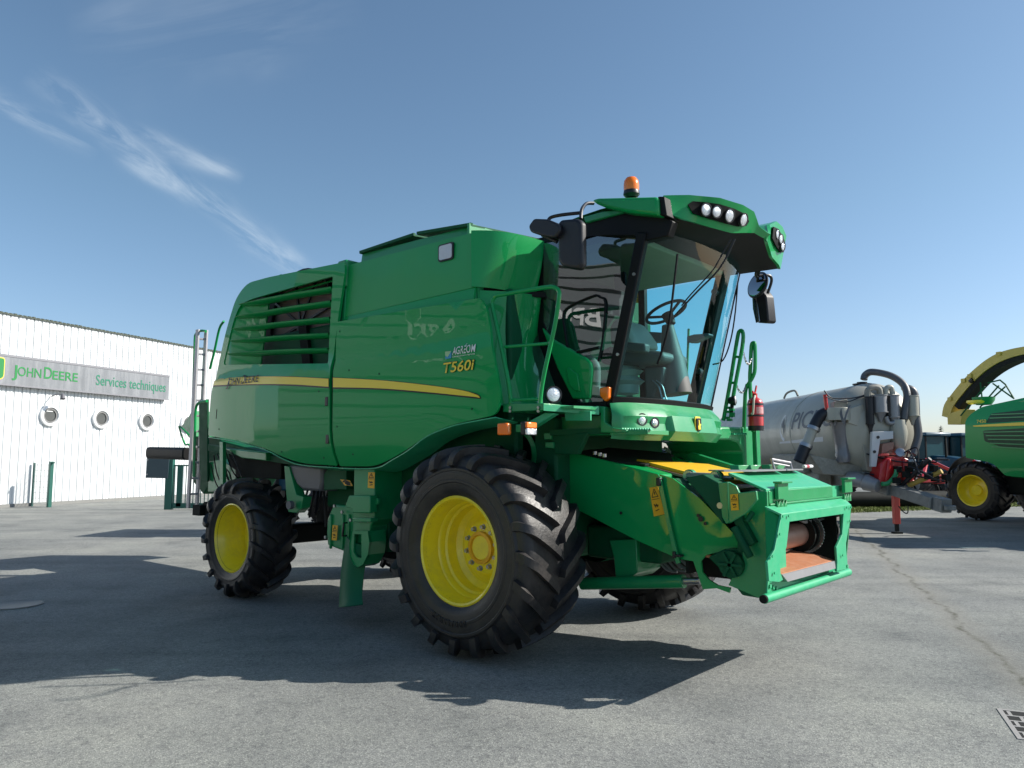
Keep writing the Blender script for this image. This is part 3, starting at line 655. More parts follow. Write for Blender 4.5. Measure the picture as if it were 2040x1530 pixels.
# deflector: U channel with curved sheet to the ground
e = B(); o_ = [S_(*p, -1.5) for p in [(701, 1058), (734, 1058), (737, 1080), (734, 1105), (724, 1125), (714, 1130), (706, 1125), (699, 1108), (697, 1085)]]
i_ = [S_(*p, -1.5) for p in [(706, 1064), (720, 1064), (720, 1112), (711, 1110), (704, 1100)]]
e.bm.free(); e = B(); oo = [(p.x, p.z) for p in o_]; ii = [(p.x, p.z) for p in i_]
e.sheet(oo, [ii], lambda x, z: V((x, -1.5, z)), .1); e.build('deflector_channel', g_part, com, solid=.02)
e = B(); n_ = len(oo); 
for k in range(n_): a, c_ = oo[k], oo[(k+1) % n_]; e.prism([(a[0], -1.51, a[1]), (c_[0], -1.51, c_[1]), (c_[0]*.97+.03*oo[0][0], -1.51, c_[1]), (a[0]*.97+.03*oo[0][0], -1.51, a[1])], (0, .22, 0)) if k not in (0,) else None
e.build('deflector_channel', g_part, com)
L_, Rr = [(690, 1068), (685, 1100), (683, 1130), (684, 1160), (688, 1185), (693, 1206)], [(735, 1090), (730, 1115), (728, 1140), (729, 1165), (733, 1185), (741, 1200)]
P = smooth_path([S_(*p, -1.42) for p in L_], 4); Q = smooth_path([S_(*p, -1.42) for p in Rr], 4); n_ = len(P)-1
e = B(); e.grid(lambda u_, v_: P[int(round(u_*n_))].lerp(Q[int(round(u_*n_))], v_)+V((0, -.10*sin(pi*v_)*.6-.12*u_*u_, 0)), n_, 6); e.build('chaff_deflector', mat('green_rubber', (.003, .12, .055), .5, 0, .0, .15, 4., spec=.2), com, solid=.012, angle=70)
# warning stickers
def sticker(pts, y, par=com, n='warning_sticker', fr=None):
    g = (lambda px, py, yy: S_(px, py, yy)) if fr is None else fr
    P = [g(px, py, y) for px, py in pts]; nrm = (P[1]-P[0]).cross(P[3]-P[0]).normalized()
    if nrm.dot(CF.loc(_C)-P[0]) < 0: nrm = -nrm
    e = B(); e.prism(P, nrm*.003); st_ = e.build(n, yel_w if 'pad' in n else mat('sticker_yellow', (.80, .42, .01), .45, var=.04) if 'sticker_yellow' not in bpy.data.materials else bpy.data.materials['sticker_yellow'], par)
    ux, uy = P[1]-P[0], P[3]-P[0]; f = lambda a, c: P[0]+ux*a+uy*c+nrm*.0042
    e = B()
    def lnq(a, c, w_=.05):
        A_, C_ = f(*a), f(*c); d = (C_-A_).normalized().cross(nrm)*ux.length*w_; e.prism([A_-d, C_-d, C_+d, A_+d], nrm*.0006)
    # order: P0 top-left, P1 top-right, P2 bottom-right, P3 bottom-left
    lnq((.5, .06), (.14, .34), .035); lnq((.14, .34), (.86, .34), .035); lnq((.86, .34), (.5, .06), .035); lnq((.5, .16), (.5, .26), .05)
    lnq((.04, .42), (.96, .42), .025)
    for k in range(4): lnq((.25+.12*k, .58+.05*(k % 2)), (.42+.11*k, .70-.06*(k % 2)), .05)
    lnq((.3, .82), (.75, .78), .04); e.build('pictogram', ink, st_); return st_
sticker([(734, 941), (747, 941), (746, 973), (733, 972)], -1.425); sticker([(663, 1046), (673, 1047), (671, 1077), (661, 1076)], -1.335)
sticker([(678, 955), (697, 957), (703, 968), (687, 967)], -1.29)

# ---- wheels
def make_wheel(name, R, W, rr, nl, lh, far, rim_prof, bolts, tread_w, hub, par=None, rimm=None):
    s = 1 if far else -1
    whe = empty(name, (0, 0, 0), 0, par or com)
    hw = W/2
    sec = [(0, R-lh), (hw*.35, R-lh-.004), (hw*.65, R-lh-.014), (hw*.86, R-lh-.03), (hw*.955, R-lh-.07), (hw*1.0, R-lh-.13), (hw*1.035, R-(R-rr)*.5), (hw*1.02, rr+.10), (hw*.93, rr+.035), (hw*.86, rr+.005), (hw*.80, rr-.01)]
    e = B(); full = [(-y, r) for y, r in sec[::-1]]+sec[1:]
    prof = smooth_path([(a, c, 0) for a, c in full], 2); e.lathe([(p[0], p[1]) for p in prof], (0, 0, 0), (0, 1, 0), 72)
    # low raised rings on the sidewall
    for q in (.38, .62):
        r_ = rr+(R-lh-rr)*q
        for sd in (-1, 1): e.lathe([(sd*(hw*1.005), r_-.03), (sd*(hw*1.045), r_-.01), (sd*(hw*1.045), r_+.01), (sd*(hw*1.0), r_+.03)], (0, 0, 0), (0, 1, 0), 72)
    LP = [(.015, R-lh+.001)]+[(y, r) for y, r in sec[1:6]]; LP = smooth_path([(a, c, 0) for a, c in LP], 3); m_ = len(LP)-1
    for sd in (-1, 1):
        for k in range(nl):
            th0 = 2*pi*k/nl + (pi/nl if sd > 0 else 0); rows = []
            jit = random.uniform(-.006, .006)
            for i, q in enumerate(LP):
                t = i/m_; y, r = q[0], q[1]
                nx = (LP[min(i+1, m_)]-LP[max(i-1, 0)]); nrm = V((-nx.y, nx.x)).normalized()
                if nrm.y < 0: nrm = -nrm
                hh = lh*(1-.35*max(0, (t-.7)/.3)); th = th0+jit+tread_w*(1-(1-min(1, t*1.05))**1.5)/R
                wb, wt = (.072+.020*t)*R/.925, (.052+.016*t)*R/.925
                row = []
                for (ww, h_) in ((-wb, -.012), (-wt, hh), (wt, hh), (wb, -.012)):
                    a = th+ww/2/R*1.25; yy_ = sd*(y+nrm.x*h_)+ww*.0; r_ = r+nrm.y*h_
                    row.append(e.v((r_*cos(a), yy_, r_*sin(a))))
                rows.append(row)
            for i in range(m_):
                for j in range(3): e.face([rows[i][j], rows[i][j+1], rows[i+1][j+1], rows[i+1][j]])
            e.face(rows[0]); e.face(rows[-1][::-1])
    e.build('tyre', rub, whe, angle=28)
    e = B(); e.lathe([(s*a, r) for a, r in rim_prof], (0, 0, 0), (0, 1, 0), 64); e.build('rim', rimm or yel, whe, angle=40)
    if hub:
        hy, hr, br, nb_ = hub; e = B(); e.lathe([(s*hy, hr+.03), (s*(hy+.035), hr+.028), (s*(hy+.04), hr), (s*(hy+.01), hr-.01)], (0, 0, 0), (0, 1, 0), 40); e.build('hub', hubm, whe); e = B(); e.lathe([(s*(hy+.012), hr), (s*(hy+.022), hr-.012), (s*(hy+.022), 0)], (0, 0, 0), (0, 1, 0), 40); e.build('hub_cap', yel, whe)
        for k in range(nb_):
            a = 2*pi*(k+.35)/nb_; e = B(); cc = V((br*cos(a), s*hy, br*sin(a)))
            e.disc(cc+V((0, s*-.01, 0)), (0, s, 0), .026, .014, 12); e.lathe([(.0, .018), (.035, .018), (.035, 0)], cc, (0, s, 0), 6); e.build('wheel_bolt', steel, whe)
    return whe
# rim profile: (outboard offset from wheel centre, radius), flange first
rp_f = [(.30, .475), (.335, .478), (.345, .462), (.335, .445), (.27, .437), (.24, .425), (.17, .420), (.155, .405), (.10, .400), (.085, .382), (-.02, .375), (-.06, .33), (-.05, .29), (.0, .25), (.02, .22), (.02, .0)]
rp_r = [(.20, .425), (.235, .428), (.24, .412), (.22, .398), (.16, .392), (.14, .378), (.06, .372), (.04, .360), (-.05, .355), (-.07, .34), (-.14, .335), (-.15, .30), (-.15, 0)]
fwn = make_wheel('front_wheel', .925, .74, .45, 20, .064, False, rp_f, True, .32, (.02, .115, .185, 10)); fwn.location = (0, -1.38, .925)
fwf = make_wheel('front_wheel', .925, .74, .45, 20, .064, True, rp_f, True, .30, None); fwf.location = (0, 1.38, .925); fwf.rotation_euler.y = .1
rwn = make_wheel('rear_wheel', .745, .52, .405, 17, .062, False, rp_r, True, .24, None); rwn.location = (-4.20, -1.31, .735)
rwf = make_wheel('rear_wheel', .745, .52, .405, 17, .062, True, rp_r, True, .24, None); rwf.location = (-4.20, 1.31, .735)
e = B()
for a in (.2, -.25, -.65): e.disc((.24*cos(a), .145, .24*sin(a)), (0, -1, 0), .014, .02, 8)
e.build('wheel_bolt', dark, rwn)
# size marking on the sidewall
for k, ch in enumerate('800/65R32'):
    a = R_(-76-k*4.6); r_ = .585; xd = V((sin(a), 0, -cos(a))); yd = V((cos(a), 0, sin(a)))
    text('tyre_lettering', ch, .075, rub, fwn, (r_*cos(a), -.3845, r_*sin(a)), xd, yd, ext=.006, align='CENTER')

# ---- cab
cab = empty('cab', (0, 0, 0), 0, com)
# glass planes: side y=-.90; windscreen bulging forward
def wsx(z): return 1.04+(z-2.22)*(.36/1.38)            # pillar line
def ws(y, z):
    t = min(1, abs(y)/.97); return wsx(z)+.01+.20*(1-t**3.2)
zb_, zt_ = 2.22, 3.66
e = B(); e.grid(lambda u_, v_: (lambda y, z: V((ws(y, z), y, z)))(-.90+1.85*u_, zb_+(zt_-zb_)*v_), 28, 14); e.build('windscreen', g_ws, cab, angle=80)
sg_pts = [S_(*p, -.90) for p in [(1083, 485), (1083, 640), (1098, 675), (1140, 735), (1180, 800), (1210, 800), (1275, 478), (1180, 470)]]
e = B(); e.bm.faces.new([e.v(p) for p in sg_pts]); e.build('side_window', g_side, cab)
e = B(); e.bm.faces.new([e.v((wsx(z_)+.03 if k else .32, .93, z_)) for k, z_ in ((0, 2.3), (1, 2.3), (1, 3.62), (0, 3.62))]); e.build('side_window', g_ws, cab)
# pillars
def strip(pts, y, th, name, m, bev=.008, par=None): return plate(name, pts, y, th, m, bev, par or cab)
e = B(); e.bar((wsx(2.18), -.885, 2.18), (wsx(3.66), -.885, 3.66), .075, .10, (1, 0, 0)); e.build('front_pillar', blkd, cab, bevel=.015)
e = B(); e.bar((.93, .80, 2.20), (1.35, .80, 3.68), .13, .11, (1, 0, 0)); e.build('front_pillar', blkd, cab, bevel=.02)
e = B(); e.tube([V((ws(.95, z_)+.005, .955, z_)) for z_ in (2.22, 2.7, 3.2, 3.66)], .010, 6); e.build('windscreen_seal', blkd, cab)
e = B()
for z in (3.46, 2.66, 2.40):
    pass
for z, r_ in ((3.42, .03), (2.62, .035)):
    e.lathe([(0, 0), (0, r_), (.09, r_), (.10, 0)], (wsx(z)-.07, .74, z), (.15, -1, 0), 12)
e.build('hinge', blk, cab)
e = B()
for z in (3.30, 2.62): e.disc((wsx(z)+.02, -.925, z), (0, -1, 0), .014, .012, 10)
e.build('pillar_bolt', steel, cab)
strip([(1063, 500), (1085, 476), (1100, 478), (1083, 640), (1100, 700), (1130, 760), (1152, 800), (1120, 808), (1075, 690), (1063, 600)], -.86, .08, 'rear_pillar', blkd)
e = B(); e.box(.28, .36, .84, .90, 2.2, 3.7); e.build('rear_pillar', blkd, cab)
e = B(); e.box(-.02, .12, -.86, .86, 2.15, 2.95); e.box(-.02, .10, -.86, -.72, 2.95, 3.75); e.box(-.02, .10, .5, .86, 2.95, 3.75); e.box(-.02, .10, -.72, .5, 3.55, 3.75); e.build('rear_wall', trim, cab)
e = B(); e.box(.10, 1.15, -.86, .86, 2.14, 2.20); e.build('cab_floor', trim, cab)
# door frame line, door lower green panel, grip
e = B(); P = [S_(*p, -.912) for p in [(1122, 640), (1128, 615), (1180, 590), (1195, 592), (1206, 605), (1200, 680), (1192, 720)]]; e.tube(smooth_path(P, 5), .010); P = [S_(*p, -.912) for p in [(1122, 640), (1130, 690), (1135, 705)]]; e.tube(P, .010); P = [S_(*p, -.912) for p in [(1150, 702), (1194, 692)]]; e.tube(P, .014); e.build('door_seal', blkd, cab)
strip([(1078, 652), (1100, 675), (1165, 712), (1175, 722), (1177, 735), (1172, 795), (1140, 795), (1110, 735)], -.93, .05, 'door_panel', g_paint, .015)
strip([(1127, 735), (1133, 732), (1150, 745), (1155, 780), (1143, 778), (1133, 765)], -.945, .02, 'door_recess', g_paint, .008)
e = B(); P = [S_(*p, -.75) for p in [(1150, 705), (1170, 714), (1185, 728), (1187, 745), (1186, 775)]]; e.tube(smooth_path(P, 5), .045, 12); e.build('door_grip', cream, cab)
e = B(); e.prism([S_(*p, -.80) for p in [(1175, 770), (1193, 770), (1196, 785), (1190, 790), (1176, 788)]], (0, .08, 0)); e.build('door_grip', cream, cab, bevel=.01)
e = B(); e.prism([S_(*p, -.97) for p in [(1194, 772), (1213, 770), (1211, 793), (1204, 800), (1194, 788)]], (0, .10, 0)); e.build('turn_signal', oran, cab, bevel=.012)
strip([(1222, 545), (1243, 540), (1247, 575), (1224, 578)], -.87, .04, 'window_latch', blk)
# sill under the windscreen
e = B(); e.grid(lambda u_, v_: (lambda y: V((ws(y, 2.22)+.02+.02*v_, y, 2.19+.06*v_)))(-.93+1.86*u_), 24, 1); e.build('windscreen_sill', blkd, cab, solid=.05, angle=60)
e = B(); e.box(.35, 1.04, -.93, -.88, 2.10, 2.22); e.build('windscreen_sill', blkd, cab)
# lower nose
def nose(y, z_):
    t = abs(y)/1.0; return 1.13+.36*(1-t**2.4)
def nz(u_, v_):
    y = -.93+1.86*u_; k = [(0., 2.19, .015), (.30, 2.115, .085), (.45, 2.085, .13), (.75, 1.97, .16), (1., 1.90, .10)]
    for i in range(4):
        if v_ <= k[i+1][0]+1e-6:
            t = (v_-k[i][0])/(k[i+1][0]-k[i][0]); z = k[i][1]+(k[i+1][1]-k[i][1])*t; o_ = k[i][2]+(k[i+1][2]-k[i][2])*t; break
    edge = min(1, (0.93-abs(y))/.12); edge = edge**.5
    yb = .40; rec = min(1, max(0, (abs(y)-yb)/.03)) if z < 2.09 else 0
    rec *= min(1, (2.10-z)/.03)
    return V((ws(y, 2.22)-.01+(o_-.055*rec)*(.35+.65*edge), y, z))
def NOSE(y, z):
    best = min((abs(nz((y+.93)/1.86, k/60).z-z), k) for k in range(61)); return nz((y+.93)/1.86, best[1]/60).x-ws(y, 2.22)
e = B(); vs = [0, .1, .2, .3, .45, .6, .75, .88, 1.]
g_ = [[e.v(nz(i/90, q)) for q in vs] for i in range(91)]
for i in range(90):
    for j in range(8): e.face([g_[i][j], g_[i+1][j], g_[i+1][j+1], g_[i][j+1]])
e.build('cab_nose', g_part, cab, solid=.03, angle=22)
e = B(); e.box(.35, 1.03, -.86, .86, 1.93, 2.14); e.build('cab_base', g_part, cab, bevel=.02)
for yl, zl, r_ in ((-.735, 2.06, .044), (-.60, 2.035, .036)):
    x_ = ws(yl, 2.22)+NOSE(yl, zl)+.024; e = B(); e.lathe([(-.03, r_+.014), (.012, r_+.012), (.012, r_), (-.01, r_)], (x_+.01, yl, zl), (1, -.35, .0), 24, True); l_ = e.build('nose_lamp', blk, cab)
    e = B(); e.disc((x_+.012, yl, zl), (1, -.35, 0), r_, .004, 24, .014); e.build('lens', whl, l_)
# badge shield
x_ = ws(.0, 2.22)+NOSE(0, 1.97)+.012; sh = rnd([(-.052, .075), (.052, .075), (.052, -.055), (0, -.085), (-.052, -.055)], .018)
for k, (sc, m, t_) in enumerate([(1., yel_s, 0), (.80, ink, .012)]):
    e = B(); e.prism([(x_+t_, .0+a*sc, 2.035+c_*sc) for a, c_ in sh], (.014, 0, 0)); bd = e.build('badge', m, cab, bevel=.004)
e = B(); e.prism([(x_+.027, a, 2.035+c_) for a, c_ in [(-.022, -.045), (.024, -.045), (.016, -.015), (.030, .002), (.006, .010), (.0, .042), (-.014, .045), (-.012, .0), (-.026, -.015)]], (.002, 0, 0)); e.build('badge', yel_s, cab)

# roof: fascia with two lamp pods
st = [((1320, 392), (1325, 428), -.90), ((1370, 390), (1366, 440), -.74), ((1430, 394), (1412, 453), -.52), ((1475, 407), (1452, 463), -.27), ((1497, 420), (1478, 462), -.08), ((1508, 448), (1498, 461), .10), ((1530, 463), (1520, 472), .33), ((1527, 448), (1524, 487), .50), ((1541, 441), (1532, 512), .74), ((1553, 452), (1546, 528), .92), ((1561, 470), (1549, 536), 1.04)]
top = [S_(*a, y) for a, c_, y in st]; bot = [S_(*c_, y) for a, c_, y in st]
e = B(); n_ = len(st)-1
def fasc(u_, v_):
    i = min(int(u_*n_), n_-1); t = u_*n_-i; a = top[i].lerp(top[i+1], t); c_ = bot[i].lerp(bot[i+1], t); p = a.lerp(c_, v_); return p
e.grid(fasc, n_*3, 6); e.build('roof_fascia', g_paint, cab, solid=.03, angle=30)
e = B(); back = [V((.55, p.y*1.0, p.z+.02)) for p in top]; back = [V((.55, p.y, 3.93)) for p in top]
e.grid(lambda u_, v_: (lambda i, t: top[i].lerp(top[i+1], t).lerp(back[i].lerp(back[i+1], t), v_)+V((0, 0, .04*sin(pi*v_)-.005)))(min(int(u_*n_), n_-1), u_*n_-min(int(u_*n_), n_-1)), n_*2, 5); e.build('roof_top', g_paint, cab, angle=60)
e = B(); hd = [V((1.30, p.y*.9, 3.63)) for p in bot]; e.grid(lambda u_, v_: (lambda i, t: bot[i].lerp(bot[i+1], t).lerp(hd[i].lerp(hd[i+1], t), v_)+V((0, 0, .012)))(min(int(u_*n_), n_-1), u_*n_-min(int(u_*n_), n_-1)), n_*2, 3); e.build('roof_underside', blkd, cab, solid=.01, angle=60)
e = B(); e.box(.08, 1.38, -.84, .84, 3.70, 3.86); e.build('roof_core', blkd, cab)
e = B(); e.box(.14, 1.36, -.82, .82, 3.60, 3.69); e.build('headliner', lin, cab, bevel=.02)
strip([(1165, 442), (1245, 418), (1312, 426), (1340, 440), (1330, 470), (1276, 482), (1262, 470), (1200, 470), (1165, 480)], -.90, .10, 'roof_side', blkd, .01)
strip([(1162, 432), (1200, 421), (1255, 416), (1240, 424), (1166, 444)], -.93, .1, 'roof_rail', g_part, .01)
strip([(1176, 398), (1190, 394), (1309, 391), (1311, 428), (1250, 423), (1205, 413), (1188, 406)], -1.02, .34, 'roof_side_pod', g_paint, .03)
strip([(1310, 391), (1323, 391), (1328, 430), (1311, 428)], -.98, .25, 'roof_gap', blkd, .01)
# lamp pockets let into the fascia
_G = [(CF.pix(fasc(i/200, j/24)), i/200, j/24) for i in range(201) for j in range(25)]
def onf(px, py):
    _, u_, v_ = min((((q[0][0]-px)**2+(q[0][1]-py)**2, q[1], q[2]) for q in _G)); u_ = min(.995, u_)
    du = fasc(u_+.004, v_)-fasc(u_, v_); dz = fasc(u_, min(1, v_+.05))-fasc(u_, max(0, v_-.05)); n = du.cross(dz).normalized()
    if n.x < 0: n = -n
    return fasc(u_, v_), n
pkm = mat('pocket_black', (.003, .003, .003), .7, spec=.2)
for pts, lamps in (([(1366, 410), (1374, 403), (1400, 404), (1425, 407), (1455, 414), (1478, 424), (1484, 438), (1478, 448), (1462, 449), (1435, 443), (1405, 435), (1376, 427)], [(1396, 420, .050), (1419, 424, .046), (1443, 430, .053), (1469, 437, .051)]),
                   ([(1531, 452), (1539, 455), (1548, 468), (1554, 482), (1552, 502), (1545, 504), (1537, 490), (1529, 474)], [(1536, 466, .042), (1543, 478, .042), (1548, 491, .042)])):
    e = B(); Q_ = [onf(*p) for p in pts]; cc_ = sum((q[0] for q in Q_), V((0, 0, 0)))/len(Q_); cn_ = onf(*CF.pix(cc_)); ring = [e.v(q[0]+q[1]*.038) for q in Q_]
    mid = [e.v((q[0].lerp(cn_[0], .5))+q[1]*.044) for q in Q_]; ce = e.v(cn_[0]+cn_[1]*.046)
    for k in range(len(ring)): k2 = (k+1) % len(ring); e.face([ring[k], ring[k2], mid[k2], mid[k]]); e.face([mid[k], mid[k2], ce])
    e.build('lamp_pocket', pkm, cab, solid=.012, angle=80)
    for px, py, r_ in lamps:
        p, n = onf(px, py); n = (n+V((.6, -.1, -.05))).normalized(); p = p+n*.062
        e = B(); e.lathe([(-.05, r_+.010), (.008, r_+.008), (.008, r_), (-.02, r_*.8)], p, n, 28); l_ = e.build('work_lamp', blk, cab)
        e = B(); e.disc(p-n*.002, n, r_, .004, 28, .008); e.build('lens', whl, l_)
# beacon
c = S_(1258, 388, -.62); e = B(); e.lathe([(-.03, .05), (0, .075), (.012, .075), (.035, .070), (.04, 0)], c, (0, 0, 1), 24); bc = e.build('beacon_lamp', blk, cab)
e = B(); pr = [(.036, .070), (.09, .072), (.13, .066), (.158, .046), (.17, 0)]; e.lathe(pr, c, (0, 0, 1), 24); e.build('lens', oran, bc)
# wipers
def onws(px, py, off=.03):
    """point where the sight line meets the bulging windscreen"""
    p = None; lo = -.9
    for k in range(200):
        y = -.9+1.8*k/199; q = S_(px, py, y)
        if q.x >= ws(y, q.z): p = q; break
    p = p or q; return p+V((off, -.005, 0))
e = B(); P = [onws(*q) for q in [(1457, 478), (1440, 515), (1420, 545), (1385, 580), (1340, 628)]]; e.tube(smooth_path(P, 4), .008); P = [onws(*q) for q in [(1450, 478), (1430, 512), (1412, 542), (1370, 588), (1352, 610)]]; e.tube(smooth_path(P, 4), .006); e.build('wiper_arm', steel if False else blk, cab)
e = B(); P = [onws(*q, .02) for q in [(1346, 507), (1340, 560), (1330, 640), (1318, 690), (1306, 726)]]; e.tube(smooth_path(P, 4), [.004]+[.012]*15+[.006] if False else .010); e.build('wiper_blade', blkd, cab)
# steering column, wheel, seat and console inside
def inn(name, pts, y, th, m, bev=.02): return plate(name, pts, y-th/2, th, m, bev, cab)
e = B(); c0, c1 = S_(1330, 648, .0), S_(1349, 800, .0)
e.lathe([(0, 0), (0, .055), (.12, .075), (.30, .105), (.34, .12), (.68, .15), (.70, 0)], c0, c1-c0, 20); e.build('steering_column', trim, cab)
e = B(); c = S_(1327, 622, 0); ax = V((-.42, 0, .9)).normalized(); X = V((0, 1, 0)); Y = ax.cross(X)
e.tube([c+(X*cos(a)+Y*sin(a))*.20 for a in [k*2*pi/32 for k in range(32)]], .016, 8, True)
for a in (0.3, 2.4, 4.5): e.rod(c+(X*cos(a)+Y*sin(a))*.2, c-ax*.05, .014, 6)
e.lathe([(-.14, .04), (-.02, .06), (0, 0)], c, ax, 14); e.build('steering_wheel', blkd, cab)
e = B(); q = S_(1245, 740, -.15); e.lathe([(.30, .0), (.30, .17), (.24, .16), (.21, .11), (.17, .17), (.13, .115), (.08, .18), (.03, .12), (-.02, .19), (-.06, .14), (-.14, .13), (-.16, 0)], q-V((0, 0, .08)), (0, 0, 1), 24); e.build('seat_bellows', cream, cab)
inn('seat_cushion', [(1190, 700), (1210, 690), (1280, 695), (1320, 700), (1320, 720), (1290, 728), (1195, 725)], -.05, .50, trim, .04)
inn('seat_back', [(1215, 690), (1212, 650), (1225, 632), (1240, 640), (1262, 672), (1266, 690)], -.05, .46, cream, .04)
inn('armrest', [(1272, 668), (1285, 660), (1318, 662), (1320, 680), (1276, 684)], .25, .12, grey, .02)
inn('console', [(1283, 730), (1322, 730), (1318, 762), (1305, 780), (1300, 795), (1285, 795)], -.1, .2, trim, .02)
inn('armrest', [(1240, 680), (1285, 684), (1284, 702), (1240, 700)], -.38, .10, trim, .02)
inn('control_panel', [(1368, 670), (1382, 666), (1412, 664), (1412, 668), (1382, 682), (1368, 682)], .35, .10, grey, .008)
e = B(); a, c_ = S_(1372, 655, .35), S_(1368, 760, .35); e.rod(a, c_, .012); e.build('grab_bar', g_part, cab)
e = B(); P = [S_(*p, -.2) for p in [(1300, 758), (1312, 770), (1318, 790), (1322, 800)]]; e.tube(smooth_path(P, 4), .008); P = [p+V((.04, 0, 0)) for p in P]; e.tube(smooth_path(P, 4), .008); e.build('pedal_bracket', steel, cab)
# mirrors, near side
def mirror(parts, arms, name='mirror'):
    mr = empty(name, (0, 0, 0), 0, com)
    e = B(); [e.tube(smooth_path(a, 5), .016, 8) for a in arms]; e.build('mirror_arm', blk, mr)
    for pts, ext in parts:
        e = B(); e.prism(pts, ext); e.build('mirror_housing', blk, mr, bevel=.03, seg=3)
    return mr
yM = -1.42
P1 = [S_(*p, yM) for p in rnd([(1115, 438), (1168, 433), (1171, 535), (1118, 536)], 10)]
P1 = [S_(*p, yM) for p in rnd([(1109, 446), (1116, 437), (1149, 434), (1158, 442), (1159, 527), (1152, 537), (1120, 532), (1111, 521)], 7, 3)]
P2 = [S_(*p, yM-.05) for p in rnd([(1052, 450), (1063, 435), (1090, 436), (1113, 446), (1116, 460), (1104, 474), (1080, 470), (1056, 462)], 4, 2)]
m1_ = mirror([(P1, (.0, .09, 0)), (P2, (0, .10, 0))], [[S_(1182, 405, -1.05), S_(1168, 406, -1.15), S_(1159, 418, -1.3), S_(1157, 436, yM+.06)], [S_(1157, 424, -1.3), S_(1120, 428, -1.38), S_(1098, 433, -1.40), S_(1092, 440, -1.42)], [S_(1080, 468, -1.42), S_(1110, 482, -1.40)]])
# far side mirrors
yF = 1.45
P1 = [S_(*p, yF) for p in rnd([(1498, 576), (1512, 572), (1526, 590), (1531, 640), (1527, 644), (1508, 643), (1500, 620)], 3, 2)]
m2_ = mirror([(P1, (.05, .10, 0))], [[S_(1519, 525, 1.15), S_(1512, 540, 1.2), S_(1509, 560, 1.35), S_(1510, 575, yF)], [S_(1512, 549, 1.3), S_(1532, 549, 1.4), S_(1537, 560, 1.45), S_(1529, 585, 1.45)], [S_(1512, 528, 1.2), S_(1506, 545, 1.2), S_(1508, 552, 1.25)]])
e = B(); c = S_(1512, 569, yF-.08); ax = (V((-.4, -.9, .25))).normalized()
e.lathe([(0, 0), (0, .14), (.02, .15), (.03, .14), (.03, 0)], c, ax, 28); rm = e.build('mirror_housing', blk, m2_); rm.scale = (1, 1, 1)
e = B(); e.lathe([(.031, 0), (.031, .13), (.034, .12), (.034, 0)], c, ax, 28); e.build('mirror_pane', mir, m2_)
e = B(); Pm = [S_(*p, yF-.01) for p in [(1500, 578), (1505, 577), (1514, 640), (1508, 643), (1502, 615)]]; e.prism(Pm, (-.01, -.005, 0)); e.build('mirror_pane', mir, m2_)

# ---- platform, handrail and lamps on the near side
plate('platform', [(1002, 804), (1083, 803), (1083, 817), (1002, 821)], -1.50, .55, g_part, .006)
e = B(); a, c_ = S_(1083, 806, -1.50), S_(1083, 818, -1.5); f1 = S_(1200, 810, -.95)
e.prism([a, (f1.x, -1.0, a.z), (f1.x, -1.0, c_.z-.02), c_], (-.02, .03, 0)); e.build('platform', g_pale, com)
e = B(); e.box(S_(1002, 804, -1.5).x, 1.0, -1.35, -.9, a.z-.03, a.z-.01); e.build('platform', g_part, com)
plate('platform_bracket', [(1124, 818), (1176, 819), (1176, 838), (1126, 838)], -1.18, .02, g_pale, .004)
plate('platform_support', [(1186, 808), (1204, 810), (1204, 840), (1222, 852), (1248, 856), (1247, 862), (1196, 862), (1196, 822), (1186, 822)], -.97, .1, g_part, .008)
e = B()
for i in range(12): p = S_(1236+i*5, 857, -.93); e.prism([p, p+V((.028, 0, 0)), p+V((.014, 0, .02))], (0, .03, 0))
e.build('step_teeth', g_pale, com)
e = B(); p, q = S_(1215, 858, -.95), S_(1290, 862, -.95); e.box(p.x, q.x, -.95, -.6, p.z-.04, p.z-.0); e.build('step', g_part, com, bevel=.005)
plate('frame_bracket', [(1090, 868), (1170, 862), (1150, 905), (1105, 905), (1100, 880)], -.98, .06, g_dark, .008)
plate('frame_bracket', [(1083, 863), (1098, 862), (1098, 875), (1084, 876)], -1.0, .05, g_part, .004)
plate('frame_bracket', [(1086, 881), (1102, 881), (1102, 893), (1086, 892)], -1.0, .05, g_part, .004)
e = B(); e.bar(S_(1098, 862, -.99), S_(1215, 858, -.9), .05, .05); e.build('frame_bracket', g_dark, com)
yh = -1.47
e = B(); P = smooth_path([S_(*p, yh) for p in [(1018, 822), (1017, 790), (1009, 740), (992, 660), (982, 615), (981, 600), (988, 590), (1000, 587), (1040, 580), (1085, 573), (1102, 572), (1113, 580), (1113, 600), (1104, 655), (1085, 740), (1077, 790), (1077, 820)]], 4)
e.tube(P, .019, 10); e.rod(S_(1006, 691, yh), S_(1093, 684, yh), .014); e.rod(S_(1019, 797, yh), S_(1077, 795, yh), .014); e.build('handrail', g_paint, com)
e = B()
for px in (1017, 1073):
    for py in (812, 819): e.disc(S_(px, py, -1.505), (0, -1, 0), .013, .01, 8)
e.build('bolt', steel, com)
c = S_(1103, 786, -1.35); e = B(); e.lathe([(-.09, .03), (-.05, .065), (.0, .072), (.012, .072), (.012, .066), (0, .066)], c, (.85, -.5, 0), 24); e.bar(c+V((-.04, .02, -.04)), c+V((-.05, .02, -.13)), .03, .03, (1, 0, 0)); l_ = e.build('work_lamp', blk, com)
e = B(); e.disc(c, V((.85, -.5, 0)), .060, .004, 24, .008); e.build('lens', whl, l_)
